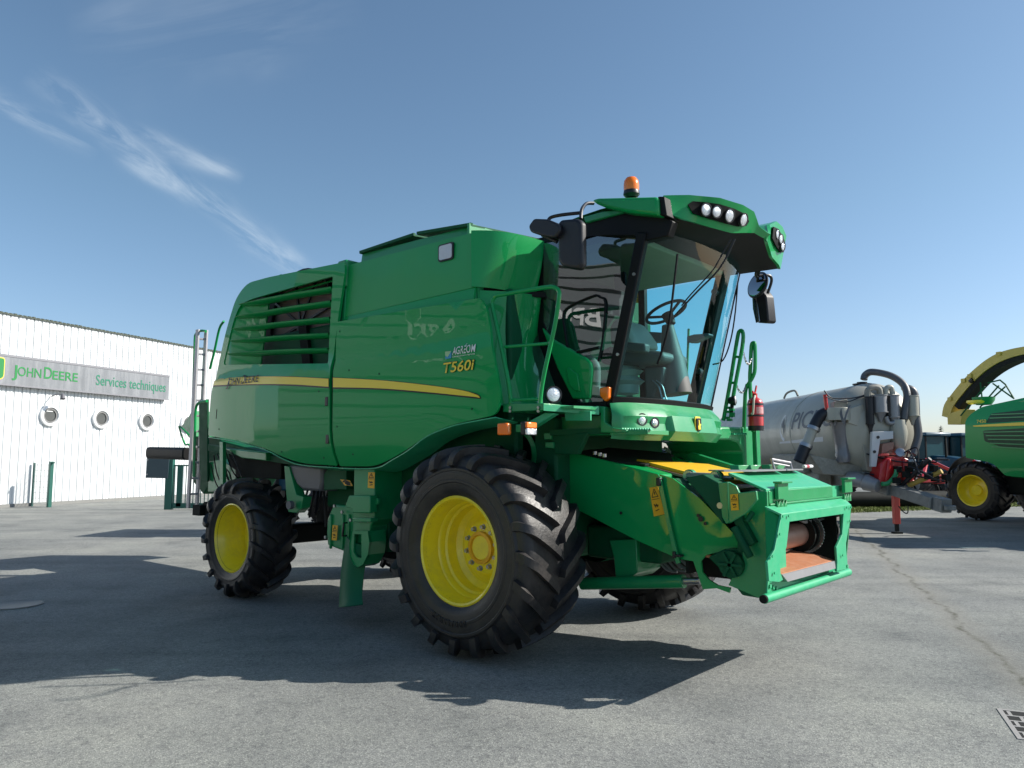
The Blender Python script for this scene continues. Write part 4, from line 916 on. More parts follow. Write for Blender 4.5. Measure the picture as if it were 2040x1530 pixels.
# diagonal bracket with indicator lamps
e = B(); e.prism([S_(*p, -1.42) for p in [(1048, 842), (1085, 822), (1105, 824), (1060, 853), (1050, 852)]], (0, .07, 0)); e.build('lamp_bracket', g_pale, com, bevel=.006)
e = B(); p, q = S_(1010, 845, -1.62), S_(1060, 845, -1.45); e.box(p.x+.08, q.x, -1.60, -1.5, p.z-.07, p.z-.005); e.build('lamp_bracket', g_part, com, bevel=.005)
p = S_(993, 854, -1.68); e = B(); e.box(p.x, p.x+.115, -1.70, -1.64, p.z-.055, p.z+.045); e.build('turn_signal', oran, com, bevel=.012)
p = S_(1043, 852, -1.66); e = B(); e.box(p.x-.02, p.x+.03, -1.68, -1.55, p.z-.06, p.z+.05); hl = e.build('side_lamp', blk, com, bevel=.01)
e = B(); e.box(p.x+.031, p.x+.055, -1.68, -1.55, p.z-.004, p.z+.045); e.build('lens', oran, hl, bevel=.008)
e = B(); e.box(p.x+.031, p.x+.055, -1.68, -1.55, p.z-.06, p.z-.006); e.build('lens', whl, hl, bevel=.008)

# ---- feeder house
def P8(x, y): return (1080+x/3.1875, 820+y/3.1875)
fo = [(1092, 911), (1103, 900), (1140, 902), (1218, 920), (1312, 945), (1350, 1113), (1268, 1077), (1155, 1018), (1118, 1003), (1095, 940)]
pts = rnd([tuple(S_(*p, -.75).xz) for p in fo], [.03, .03, .05, .1, .02, .02, .1, .1, .05, .1])
e = B(); e.prism([(x, -.75, z) for x, z in pts], (0, 1.5, 0)); e.build('feeder_house', g_paint, com, bevel=.012)
fp = [(1313, 945), (1340, 953), (1395, 994), (1478, 1080), (1475, 1101), (1434, 1099), (1406, 1106), (1396, 1118), (1399, 1140), (1412, 1155), (1430, 1166), (1455, 1171), (1453, 1181), (1428, 1172), (1400, 1174), (1392, 1150), (1381, 1118), (1350, 1113), (1340, 1060)]
pts = [tuple(S_(*p, -.80).xz) for p in fp]
e = B(); e.sheet(pts, [], lambda x, z: V((x, -.80-.02*max(0, x-2.0), z)), .12); e.build('feeder_side_plate', g_paint, com, solid=.02)
q = [S_(*p, -.78) for p in [(1340, 953), (1395, 994), (1478, 1080), (1470, 1100), (1390, 1105), (1340, 1080)]]
e = B(); e.prism(q, (0, .04, 0)); e.build('feeder_wall', g_dark, com)
e = B(); e.prism([p+V((0, 1.5, 0)) for p in q], (0, .04, 0)); e.build('feeder_wall', dark, com)  # far wall coloured near-black for the shade inside the throat
e = B(); e.prism([q[0], q[1], V((2.36, q[1].y, 1.33)), V((2.36, q[1].y, 1.30)), q[1]+V((-.01, 0, -.03)), q[0]+V((0, 0, -.03))], (0, 1.52, 0)); e.build('feeder_roof', g_dark, com)
e = B(); P = [S_(*p, -.83) for p in [(1313, 950), (1330, 1030), (1348, 1108), (1352, 1122)]]
for i in range(3): e.bar(P[i], P[i+1], .035, .02, (0, 1, 0))
e.build('hinge_bar', g_part, com)
e = B()
for p, q in [((1309, 952), (1317, 968)), ((1341, 1098), (1347, 1112)), ((1345, 1104), (1358, 1110))]: a, c_ = S_(*p, -.84), S_(*q, -.84); e.box(min(a.x, c_.x), max(a.x, c_.x), -.86, -.80, min(a.z, c_.z), max(a.z, c_.z))
e.build('hinge', blk, com, bevel=.005)
sticker([(1294, 972), (1311, 969), (1324, 1024), (1303, 1029)], -.765)
e = B()
for px, py in [(1396, 1034), (1391, 1027), (1405, 1043), (1237, 1022)]: e.disc(S_(px, py, -.815 if px > 1300 else -.76), (0, -1, 0), .014 if px != 1396 else .022, .004, 12)
e.build('bolt', blk, com)
# top of the feeder: dark flap, yellow pad, plates
def toppt(px, py, y): return S_(px, py, y)
e = B(); e.prism([S_(1150, 905, -.7), S_(1218, 921, -.72), S_(1285, 928, -.55), S_(1340, 921, .1), S_(1335, 905, .3), S_(1160, 890, -.3)], (0, 0, .015)); e.build('throat_flap', dark, com)
e = B(); f = S_(1200, 870, -.7); e.box(f.x-.6, f.x-.35, -.86, .86, 1.6, 2.12); e.build('throat_wall', blkd, com)
e = B()
for px in (1185, 1195, 1204): p = S_(px, 906+(px-1185)*.25, -.74); e.disc(p, (0, 0, 1), .02, .03, 10)
e.build('bolt', steel, com)
zt1, zt2 = S_(1230, 925, -.7), S_(1312, 945, -.7)
def feedz(x): return zt1.z+(zt2.z-zt1.z)*(x-zt1.x)/(zt2.x-zt1.x)
e = B(); e.prism([(x, y, feedz(x)+.02) for x, y in [(1.02, -.42), (1.86, -.52), (2.02, .46), (1.25, .52)]], (0, 0, .03)); e.build('yellow_pad', yel_w, com)
e = B(); e.prism([(x, y, feedz(x)+.0) for x, y in [(1.0, -.46), (1.87, -.56), (2.05, -.5), (2.02, .5), (1.9, .56), (1.0, .5)]], (0, 0, .019)); e.build('pad_frame', brn, com)
# far hydraulic channel beside the fender
e = B(); P = [S_(*p, .72) for p in [(1367, 905), (1376, 901), (1506, 942), (1490, 948), (1430, 940), (1367, 922)]]; e.prism(P, (0, .10, 0)); e.build('lift_arm', g_part, com, bevel=.01)
e = B(); a, c_ = S_(1372, 948, -.6), S_(1460, 952, -.75); e.rod(a, a.lerp(c_, .55), .032, 12); e.build('reverser_cylinder', galv, com)
e = B(); e.rod(a.lerp(c_, .55), c_, .018, 10); e.disc(a, (0, -1, 0), .045, .02, 14); e.disc(c_-V((.15, 0, 0)), (0, -1, 0), .045, .02, 14); e.build('cylinder_rod', steel, com)
e = B(); e.disc(a, (0, 1, 0), .055, .05, 14); e.build('cylinder_lug', g_part, com)
e = B(); e.disc(c_-V((.15, 0, 0)), (0, 1, 0), .055, .05, 14); e.build('cylinder_lug', g_part, com)

# ---- header adapter frame at the front
XB, XH = 2.40, 2.52
def A(x, y, X): return F_(1480+x/5.1, 920+y/5.1, X)
ad = empty('header_adapter', (0, 0, 0), 0, com)
# back plate
tl_, tr_, bl_, br_ = A(215, 300, XB), A(1020, 240, XB), A(240, 1410, XB), A(1075, 1130, XB)
yl_, yr_ = (tl_.y+bl_.y)/2, (tr_.y+br_.y)/2-.0; zb2 = bl_.z; 
zt2_ = A(215, 300, XB).z
op_ = [A(450, 600, XB), A(1000, 530, XB), A(1000, 1010, XB), A(400, 1210, XB)]
yo0, yo1, zo1, zo0 = op_[0].y-.05, op_[1].y, op_[0].z, op_[3].z-.02
e = B(); e.sheet([(yl_, zb2), (yr_, zb2), (yr_, zt2_), (yl_, zt2_)], [[(yo0, zo0), (yo1, zo0), (yo1, zo1), (yo0, zo1)]], lambda y, z: V((XB, y, z)), .3); e.build('back_plate', g_pale, ad, solid=.02)
# near vertical flange (dark, faces the viewer's side)
e = B(); e.prism([(XB-.02, yl_-.01, zb2), (XB+.03, yl_-.01, zb2), (XB+.03, yl_-.01, zt2_), (XB-.10, yl_-.01, zt2_), (XB-.16, yl_-.01, zt2_-.2), (XB-.18, yl_-.01, zb2+.3), (XB-.3, yl_-.01, zb2+.08)], (0, .025, 0)); e.build('side_flange', g_part, ad, bevel=.004)
e = B(); e.prism([S_(*p, yl_) for p in [(1410, 1110), (1440, 1095), (1500, 1100), (1512, 1192), (1478, 1186), (1450, 1150)]], (0, .2, 0)); e.build('side_flange', g_dark, ad, bevel=.01)
e = B(); c = S_(1455, 1125, yl_-.05); e.lathe([(0, 0), (0, .10), (.06, .10), (.06, .12), (.10, .12), (.10, 0)], c, (0, 1, 0), 24)
for k in range(6): a = k*pi/3; e.bar(c+V((0, -.012, 0)), c+V((.1*cos(a), -.012, .1*sin(a))), .02, .02, (0, 1, 0))
e.build('gear_hub', g_dark, ad)
e = B(); c = S_(1499, 1076, yl_-.02); e.lathe([(0, 0), (0, .028), (-.02, .028), (-.02, 0)], c, (0, 1, 0), 16); e.lathe([(-.02, .012), (-.03, .0)], c, (0, 1, 0), 8); c = S_(1436, 1007, -1.0); e.disc(c, (0, -1, 0), .024, .02, 16); e.build('washer', steel, ad)
# near triangular gusset with sticker, and sloping arm
e = B(); e.prism([S_(*p, -1.02) for p in [(1430, 962), (1450, 960), (1452, 1040), (1446, 1044), (1438, 1030)]], (.0, .05, 0)); e.prism([S_(*p, -1.05) for p in [(1450, 960), (1466, 968), (1472, 982), (1506, 978), (1508, 996), (1487, 1022), (1452, 1043)]], (0, .03, 0)); e.build('gusset', g_part, ad, bevel=.006)
sticker([(1455, 985), (1470, 984), (1472, 1016), (1457, 1017)], -1.056, ad)
e = B(); e.prism([S_(*p, -.95) for p in [(1363, 952), (1400, 945), (1432, 962), (1440, 1045), (1398, 990)]], (0, .16, 0)); e.build('gusset', g_dark, ad, bevel=.01)
# inner clutter behind the flange
e = B(); e.bar(S_(1470, 1030, -.9), S_(1500, 1085, -.9), .07, .07); e.bar(S_(1480, 1020, -.85), S_(1476, 1100, -.85), .05, .04); e.rod(S_(1486, 1040, -.95), S_(1500, 1020, -.9), .02); e.rod(S_(1462, 1050, -.95), S_(1495, 1110, -.95), .03); e.build('linkage', g_dark, ad, bevel=.005)
e = B(); e.box(XB-.5, XB-.02, -.8, .8, zo0-.04, zt2_-.05); e.bm.free()
e = B(); e.box(XB-.75, XB-.72, -.70, .75, zo0+.02, zo1+.1); e.box(XB-.75, XB-.02, .74, .77, zo0-.02, zo1+.08); e.box(XB-.75, XB-.01, yo0-.03, yo0, zo0-.02, zo1+.08); e.box(XB-.75, XB-.01, yo0, yo1, zo1+.02, zo1+.05); e.build('throat', dark, ad)
# top lip, sloping plate, hooks
P = [A(-200, 250, XB-.02), A(200, 305, XB-.02)]
ztp = A(500, 270, XB).z; yA, yB = tl_.y-.28, A(880, 250, XB).y
e = B(); e.prism([(XB-.30, y, z) if k else (XB+.02, y, z) for k, y, z in [(0, yl_+.0, ztp+.01), (0, yB, ztp+.0), (1, yB, ztp+.13), (1, yl_+.04, ztp+.13)]], (0, 0, -.02)); e.build('top_lip', g_pale, ad, bevel=.004)
e = B(); e.box(XB+.0, XB+.025, yl_+.04, yB, ztp-.10, ztp-.005); e.box(XB+.0, XB+.035, yl_+.04, yB+.3, ztp-.115, ztp-.10); e.build('top_rail', g_part, ad, bevel=.004)
e = B(); zz = ztp+.135
e.prism([(XB-.34, yl_+.05, zz), (XB-.20, yl_+.30, zz), (XB-.20, yl_+.95, zz), (XB-.42, yl_+.95, zz), (XB-.6, yl_+.3, zz)], (0, 0, .012)); e.prism([(XB-.21, yl_+1.0, zz), (XB-.21, yB-.05, zz), (XB-.42, yB-.05, zz), (XB-.42, yl_+1.0, zz)], (0, 0, .012)); e.build('cover_plate', galv, ad)
e = B(); e.rod((XB-.3, yl_+1.62, zz+.03), (XB-.30, yl_+1.83, zz+.03), .016, 8); e.build('marker_tube', white, ad)
e = B(); e.rod((XB-.3, yl_+1.67, zz+.03), (XB-.30, yl_+1.74, zz+.03), .017, 8); e.build('marker_tube', redm, ad)
e = B()
for y_ in (yl_+.42, yl_+.66, yl_+1.05, yl_+1.22): p = V((XB-.46, y_, zz+.0)); e.prism([p, p+V((0, .10, .0)), p+V((.03, .13, .05)), p+V((-.02, .02, .05))], (.08, 0, 0))
e.build('latch_hook', g_part, ad, bevel=.006)
e = B(); p, q, r2, s2 = S_(1544, 940, .15), S_(1537, 915, .15), S_(1574, 922, .45), S_(1579, 942, .45); e.tube([p, q, r2, s2], .012, 8); e.tube([q+V((0, 0, -.03)), r2+V((0, 0, -.03))], .006, 6); e.build('wire_handle', alu, ad)
for yh_ in (A(330, 300, XB).y, A(985, 270, XB).y+.05):
    e = B(); z1 = ztp+.05; e.prism([(XB+.03, yh_-.09, z1), (XB+.03, yh_+.11, z1), (XB+.03, yh_+.11, z1-.12), (XB+.03, yh_-.09, z1-.12)], (.03, 0, 0)); e.box(XB+.02, XB+.09, yh_-.09, yh_+.12, z1, z1+.015)
    for k in (-.085, -.02, .045): e.prism([(XB+.03, yh_+k, z1-.20), (XB+.03, yh_+k+.055, z1-.20), (XB+.03, yh_+k+.055, z1-.13), (XB+.03, yh_+k+.0275, z1-.165), (XB+.03, yh_+k, z1-.13)], (.02, 0, 0))
    e.build('hook', g_part, ad, bevel=.003)
e = B()
for k in range(7): e.disc((XB+.03, yl_+.22+k*.235+.03*(k % 2), ztp-.14), (1, 0, 0), .014, .012, 8)
for k in range(3): e.disc(A(270+k*32, 1262+k*12, XB+.03), (1, 0, 0), .016, .012, 8); e.disc(A(990+k*32, 1085-k*12, XB+.03), (1, 0, 0), .016, .012, 8)
for q in [(403, 555), (462, 550), (372, 735), (296, 960), (318, 1130), (1052, 465), (1094, 462), (1083, 600), (1012, 950)]: e.disc(A(*q, XH+.01), (1, 0, 0), .010, .008, 8)
e.build('rivet', g_pale, ad)
# hood
def Q(x, y, X=XH): return A(x, y, X)
ht = [A(220, 450, XB+.02), A(1020, 365, XB+.02), Q(1100, 435), Q(395, 530)]
e = B(); e.prism(ht, (-.004, 0, -.018)); e.build('hood_top', g_pale, ad, bevel=.003)
zA = (Q(395, 530).z+Q(1100, 435).z)/2
face_o = [Q(395, 530), Q(1100, 435), Q(1085, 620), Q(1050, 830), Q(1055, 980), Q(1050, 1090), Q(955, 1115), Q(960, 1020), Q(950, 870), Q(1010, 740), Q(1025, 530), Q(475, 610), Q(445, 870), Q(380, 1000), Q(385, 1130), Q(410, 1200), Q(370, 1225), Q(265, 1215), Q(250, 1020), Q(325, 890)]
e = B(); e.prism(face_o, (-.02, 0, 0)); e.build('opening_frame', g_pale, ad, bevel=.004)
e = B(); e.prism([A(222, 452, XB+.02), Q(393, 533, XH-.02), Q(324, 890, XH-.02), Q(250, 1018, XH-.02), A(236, 1000, XB+.02)], (0, .015, 0)); e.build('hood_side', g_paint, ad)
e = B(); a_, c_ = Q(1096, 440, XH-.02), Q(1050, 980, XH-.02); e.prism([A(1022, 368, XB+.02), a_, c_, A(1030, 980, XB+.02)], (0, .015, 0)); e.build('hood_side', g_part, ad)
e = B(); e.prism([A(255, 1210, XB+.03), A(640, 1215, XB+.03), A(950, 1100, XB+.03), A(1060, 1080, XB+.03), A(1062, 1130, XB+.03), A(245, 1380, XB+.03)], (-.015, 0, 0)); e.build('lower_plate', g_pale, ad, bevel=.003)
e = B(); e.rod(A(215, 1395, XB+.05), A(1070, 1120, XB+.05), .034, 16); e.build('bottom_tube', g_pale, ad)
e = B(); e.rod(A(212, 1395, XB+.05)+V((0, -.012, 0)), A(222, 1392, XB+.05), .030, 16); e.build('tube_end', dark, ad)
# floor and drum
fz0 = A(400, 1140, XH-.03); fz1 = A(945, 1000, XH-.03)
e = B(); e.prism([fz0, fz1, fz1+V((-.10, -.06, .035)), fz1+V((-.75, .22, .10)), fz0+V((-.75, .0, .12))], (0, 0, -.03)); e.build('throat_floor', rust, ad, bevel=.01)
e = B(); e.prism([fz0+V((.012, -.03, -.0)), fz1+V((.012, .03, -.0)), fz1+V((.02, .0, -.06)), fz0+V((.02, .05, -.06))], (-.01, 0, 0)); e.build('wear_strip', galv, ad)
e = B(); c0, c1 = A(400, 740, XB-.22), A(900, 690, XB-.22); c0.y = -.66; c1.y = .70; c0.z = c1.z = (A(640, 715, XB-.22).z); e.rod(c0, c1, .105, 24); e.build('drum', brn, ad)
for y_, r_ in ((A(555, 720, XB-.22).y, .16), (A(595, 715, XB-.22).y, .16), (A(810, 690, XB-.22).y, .15)): e = B(); e.lathe([(-.015, .1), (-.015, r_), (.015, r_), (.015, .1)], (c0.x, y_, c0.z), (0, 1, 0), 28); e.build('drum_flange', dark, ad)
e = B()
for k in range(22): a = R_(-95+k*9); p = V((c0.x+.165*cos(a), A(622, 710, XB-.22).y, c0.z+.165*sin(a))); e.lathe([(-.014, .0), (-.014, .016), (.014, .016), (.014, 0)], p, (0, 1, 0), 6)
e.build('feeder_chain', steel, ad)
e = B(); e.prism([A(590, 605, XB-.12), A(880, 565, XB-.12), A(780, 605, XB-.12), A(640, 628, XB-.12)], (-.02, 0, 0)); e.build('drum_shield', galv, ad)
e = B(); e.rod(A(420, 900, XB-.2), A(560, 865, XB-.35), .015); e.build('crossbar', steel, ad)

# ---- below the feeder: lift cylinder, drop legs, frame
e = B(); a, c_ = S_(1160, 1163, -.62), S_(1363, 1158, -.62); e.rod(a, c_, .055, 16); e.build('lift_cylinder', g_part, com)
e = B(); e.rod(c_, S_(1395, 1157, -.62), .030, 12); e.build('cylinder_rod', steel, com)
e = B(); P = [S_(*p, -.55) for p in [(1213, 1076), (1268, 1074), (1270, 1140), (1255, 1152), (1226, 1150), (1222, 1110)]]; e.prism(P, (0, .4, 0)); e.build('support_bracket', g_part, com, bevel=.01)
e = B(); P = [S_(*p, -.30) for p in [(1270, 1076), (1296, 1094), (1290, 1120), (1262, 1150), (1258, 1130)]]; e.prism(P, (0, .1, 0)); e.build('support_bracket', g_pale, com, bevel=.01)
e = B()
for k in range(7): a = S_(1300+k*8, 1105+random.uniform(-5, 15), -.1); c_ = S_(1340+k*9, 1135+random.uniform(-6, 10), -.1); e.tube(smooth_path([a, a.lerp(c_, .5)+V((0, 0, random.uniform(-.05, .05))), c_], 4), .012, 6)
e.build('hydraulic_hose', galv, com)
e = B(); e.box(.5, 1.3, -.5, .5, .80, 1.1); e.build('lower_frame', g_dark, com, bevel=.03)

# ---- far side platform, fender, ladder rails
e = B(); zt_f = F_(1470, 852, 1.15).z
pf = [F_(*p, 1.2) for p in [(1437, 850), (1500, 850), (1504, 872), (1504, 955), (1484, 950), (1482, 900), (1472, 882), (1455, 876), (1385, 876), (1385, 862), (1430, 862)]]
e.prism(pf, (-.9, 0, 0)); e.build('far_fender', g_part, com, bevel=.02)
e = B(); P = [F_(*p, .75) for p in [(1385, 866), (1470, 868), (1482, 884), (1486, 955), (1408, 905), (1402, 880), (1392, 874)]]; e.prism(P, (-.03, 0, 0)); e.build('far_fender', g_paint, com)
e = B()
for k in range(8): p = F_(1459+k*3.4, 866, 1.22); e.prism([p, p+V((0, .028, 0)), p+V((0, .014, .02))], (.02, 0, 0))
e.build('step_teeth', g_pale, com)
plate('platform_post', [(1497, 850), (1506, 850), (1509, 930), (1500, 930)], 1.5, .10, g_part, .01)
yR = 1.30
def hr(pts, y, r_=.018, n='handrail'): e = B(); e.tube(smooth_path([S_(*p, y) for p in pts], 4), r_, 8); return e.build(n, g_paint, com)
hr([(1441, 838), (1455, 760), (1468, 680), (1473, 660), (1480, 663), (1479, 690), (1466, 760), (1459, 800)], yR, .022)
e = B(); e.rod(S_(1463, 710, yR), S_(1475, 712, yR), .015); e.rod(S_(1452, 762, yR), S_(1465, 763, yR), .015); e.build('handrail', g_paint, com)
hr([(1482, 860), (1484, 800), (1486, 775), (1493, 762), (1499, 752), (1504, 735), (1504, 690), (1501, 683), (1497, 690), (1495, 730), (1494, 755), (1496, 800), (1500, 860)], 1.5, .022)
def chain(a, c_, sag, nm='chain'):
    e = B(); k = 16; pts = [a.lerp(c_, i/k)+V((0, 0, -sag*4*(i/k)*(1-i/k))) for i in range(k+1)]
    for i in range(k):
        d = (pts[i+1]-pts[i]); m_ = (pts[i]+pts[i+1])/2; dn = d.normalized(); sd = dn.cross(V((0, 1, 0)) if i % 2 else V((1, 0, .2))).normalized()
        e.tube([m_+dn*.016*cos(t)+sd*.009*sin(t) for t in [j*pi/4 for j in range(8)]], .0035, 5, True)
    e.build(nm, steel, com)
chain(S_(1480, 697, yR), S_(1496, 715, 1.45), .10); chain(S_(1466, 763, yR), S_(1487, 765, 1.5), .10)
c = S_(1464, 798, 1.3); e = B(); e.lathe([(-.07, .03), (-.03, .05), (.0, .056), (.008, .05)], c, (.9, .3, 0), 20); e.bar(c+V((-.03, 0, -.02)), c+V((-.05, 0, -.18)), .03, .03); e.build('work_lamp', blk, com)
e = B(); e.disc(c, (.9, .3, 0), .048, .008, 20, .015); e.build('lens', whl, com)
e = B()
for k in range(7): p = S_(1448+random.uniform(0, 10), 812+k*4, 1.3); e.box(p.x-.02, p.x+.03, p.y-.02, p.y+.02, p.z-.015, p.z+.01)
e.build('linkage', g_part, com)
# items behind cab seen through glass
e = B(); e.tube(smooth_path([S_(*p, 1.05) for p in [(1256, 690), (1258, 640), (1262, 575), (1268, 560), (1276, 575), (1278, 640), (1280, 690)]], 4), .02); e.build('handrail', g_paint, com)
sticker([(1266, 572), (1273, 573), (1273, 604), (1266, 603)], .99); sticker([(1276, 637), (1284, 637), (1284, 657), (1276, 657)], 1.0)
e = B(); e.tube(smooth_path([S_(*p, .96) for p in [(1472, 530), (1465, 620), (1455, 680), (1440, 718), (1420, 726)]], 4), .008); e.build('grab_wire', blkd, com)

# ---- rear of the machine: straw hood, ladder, rails
plate('tail_plate', [(396, 800), (413, 795), (413, 960), (400, 955), (397, 930)], -1.05, .03, g_dark, .006)
e = B(); yy_ = -.90
a0, a1 = S_(411, 658, yy_), S_(392, 1012, yy_); wv = V((-.03, -.12, 0))
for o_ in (0, 1): e.bar(a0+wv*o_, a1+wv*o_, .085, .028, (0, 1, 0))
for k in range(11):
    p = a0.lerp(a1, (k+.6)/11.5); e.bar(p, p+wv, .035, .03)
e.build('ladder', alu, com, bevel=.004)
e = B()
for k in range(11): e.disc(a0.lerp(a1, (k+.6)/11.5)+V((0, -.016, 0)), (0, -1, 0), .012, .008, 10)
e.build('ladder_bolt', blk, com)
hr([(380, 955), (383, 880), (386, 760), (388, 680), (391, 665), (400, 659), (410, 660)], -.98, .020, 'ladder_rail')
hr([(386, 950), (388, 860), (390, 815), (397, 802), (412, 799)], -1.2, .020, 'ladder_rail')
hr([(418, 735), (427, 700), (437, 655), (446, 640)], -1.0, .018, 'ladder_rail')
e = B(); e.prism([S_(*p, -.7) for p in [(360, 850), (372, 835), (382, 818), (384, 870), (376, 872)]], (0, .5, 0)); e.build('rear_flap', g_part, com, bevel=.01)
hr([(378, 890), (375, 885), (368, 884), (358, 855), (359, 850), (376, 866)], -.8, .014, 'flap_handle')
# black rubber boot and its bracket behind the tail
p, q = S_(306, 902, -.70), S_(381, 903, -.70); e = B()
pr = rnd([(-.14, -.10), (.14, -.10), (.14, .10), (-.14, .10)], .07)
e.prism([(p.x, p.y+a, p.z+c_) for a, c_ in pr], (q.x-p.x, 0, q.z-p.z-.01)); e.build('spout_boot', blkd, com, bevel=.02)
e = B(); e.prism([S_(*p, -.3) for p in [(380, 830), (415, 830), (440, 878), (540, 905), (600, 925), (600, 940), (440, 925), (405, 985), (384, 960)]], (0, 1.2, 0)); e.build('straw_hood', g_dark, com, bevel=.02)
plate('rear_frame', [(437, 880), (444, 880), (444, 965), (437, 965)], -1.25, .05, g_part, .005)
plate('rear_frame', [(414, 885), (600, 918), (600, 930), (414, 898)], -1.1, .05, g_dark, .005)
plate('rear_frame', [(414, 920), (440, 915), (470, 935), (470, 975), (414, 980)], -1.0, .3, g_part, .01)
plate('rear_frame', [(455, 905), (560, 920), (560, 955), (455, 950)], -1.0, .5, dark, .01)
plate('rear_frame', [(445, 893), (530, 902), (530, 918), (480, 912)], -1.15, .1, g_part, .01)
e = B()
for k in range(8): a = S_(420+k*6, 900+random.uniform(0, 30), -1.15); c_ = S_(440+k*7, 930+random.uniform(0, 50), -1.05); e.tube(smooth_path([a, a.lerp(c_, .5)+V((random.uniform(-.1, .1), 0, random.uniform(-.1, .05))), c_], 4), .009, 6)
e.build('cable', blk, com)
e = B(); p = S_(390, 1020, -1.1); e.box(p.x-.1, p.x+.12, p.y, p.y+.3, p.z-.05, p.z+.1); e.lathe([(-.02, .0), (-.02, .10), (.05, .10), (.05, 0)], p+V((.12, .1, .05)), (0, 1, 0), 20); e.build('tow_hitch', dark, com)

# ---- fire extinguisher (lifts off its bracket)
c = S_(1506, 858, 1.42); zt_e = S_(1506, 785, 1.42).z; hgt = zt_e-c.z
EXL = com.matrix_basis @ c if False else (CF.o+CF.f*c.x+CF.l*c.y+V((0, 0, c.z)))
ex_ = empty('fire_extinguisher', EXL, CF.a); tag(ex_, 'red fire extinguisher with black base hanging on the far handrail of the big combine', 'fire extinguisher')
r_ = .082; H_ = hgt*.93
e = B(); e.lathe([(.05, r_), (H_*.82, r_), (H_*.90, r_*.85), (H_*.96, r_*.45), (H_, r_*.3), (H_, 0)], (0, 0, 0), (0, 0, 1), 28); e.build('cylinder', redm, ex_)
e = B(); e.lathe([(0, 0), (0, r_*.95), (.052, r_*1.02), (.052, 0)], (0, 0, 0), (0, 0, 1), 28); e.build('base', blk, ex_)
e = B()
for z in (.15, H_*.74): e.lathe([(0, r_+.004), (.02, r_+.004)], (0, 0, z), (0, 0, 1), 28)
e.build('strap', blk, ex_, solid=.003)
e = B(); e.tube(smooth_path([(0, 0, H_+.01), (.02, -.05, H_*.99), (.03, -r_-.02, H_*.85), (.02, -r_-.025, H_*.5), (.0, -r_-.015, .18)], 5), .011, 8); e.build('hose', cream, ex_)
e = B(); e.box(-.02, .02, -.02, .02, H_, H_+.035); e.bar((0, 0, H_+.03), (.0, .05, H_+.12), .02, .012, (1, 0, 0)); e.bar((0, 0, H_+.03), (0, -.06, H_+.05), .02, .012, (1, 0, 0)); e.build('valve', redm, ex_)
e = B(); e.lathe([(.18, r_+.0012), (H_*.68, r_+.0012)], (0, 0, 0), (0, 0, 1), 28)
bmesh.ops.delete(e.bm, geom=[v_ for v_ in e.bm.verts if v_.co.x < r_*.35], context='VERTS'); e.build('instruction_label', mat('label_pink', (.62, .30, .30), .5, var=.45, vscale=45., stretch=(1, 1, 2)), ex_)

# ================================================================ SLURRY TANKER
TF = Frame(8.7, 18.2, -86.3)
tan = empty('slurry_tanker', TF.o, TF.a); tag(tan, 'beige grey slurry tanker with pipes and filter pots, parked behind the big combine', 'slurry tanker')
tkm = mat('tanker_paint', (.40, .39, .33), .42, .1, .2, .12, .9, dust=(.26, .25, .21), dustamt=.4, stretch=(1, 1, .4))
tkd = mat('tanker_dirty_paint', (.27, .26, .22), .6, 0, 0, .25, 6., dust=(.12, .11, .09), dustamt=.5)
hose_m = mat('grey_hose', (.09, .092, .10), .45, 0, .2, .1, 8., bump=.3, bscale=60)
TR, TZ = 1.10, 2.44
e = B(); e.lathe([(-.42, 0), (-.40, .45), (-.28, .80), (-.10, 1.02), (.05, TR), (2.2, TR), (2.21, TR+.012), (2.27, TR+.012), (2.28, TR), (5., TR), (8.3, TR), (8.5, .9), (8.65, 0)], (0, 0, TZ), (-1, 0, 0), 56); e.build('tank', tkm, tan, angle=50)
def cyl_pt(x, dz, off=.006):
    a = math.asin(max(-1, min(1, dz/TR))); return V((x, -(TR+off)*cos(a), TZ+(TR+off)*sin(a)))
gt = mat('tanker_lettering', (.115, .12, .13), .5, var=.1); wt_ = mat('tanker_white_mark', (.60, .61, .62), .5, var=.05)
o = text('lettering', 'PICHON', 1, gt, tan, (0,0,0), (1,0,0), (0,0,1), ext=0, bold=.012)
xs = [v_.co.x for v_ in o.data.vertices]; mn, mx_ = min(xs), max(xs)
xa = TF.S(1579, 845, -1.05).x; xb_ = TF.S(1640, 838, -1.05).x; k = (xb_-xa)/((mx_-mn)*.60)
bm = bmesh.new(); bm.from_mesh(o.data); bmesh.ops.triangulate(bm, faces=bm.faces); bmesh.ops.subdivide_edges(bm, edges=bm.edges, cuts=3, use_grid_fill=True); bm.to_mesh(o.data); bm.free()
for v_ in o.data.vertices: z_ = v_.co.z; v_.co = cyl_pt(xa+(v_.co.x-mn)*k+.12*z_, .07+z_*.62)
e = B(); c = TF.S(1562, 843, -1.05); n_ = 28
e.bm.faces.new([e.v(cyl_pt(c.x+.17*cos(t), .12+.36*sin(t)-.0)) for t in [j*2*pi/n_ for j in range(n_)]]); e.build('emblem', wt_, tan)
e = B(); e.bm.faces.new([e.v(cyl_pt(c.x+x, .12+z, .01)) for x, z in [(.02, .26), (-.08, .1), (-.03, -.02), (.0, .0), (.02, .08), (.06, .0), (.06, -.14), (-.02, -.26), (.02, -.22), (.11, -.1), (.11, .06), (.04, .16)]]); e.build('emblem', gt, tan)
e = B(); x0_, x1_ = TF.S(1553, 860, -1.05).x, TF.S(1640, 850, -1.05).x; vs = [e.v(cyl_pt(x0_+(x1_-x0_)*i/12, -.30+.05*i/12*0, .006)) for i in range(13)]; vt = [e.v(cyl_pt(x0_+(x1_-x0_)*i/12+.05, -.30+.12*(.4+.6*i/12), .006)) for i in range(13)]
for i in range(12): e.face([vs[i], vs[i+1], vt[i+1], vt[i]])
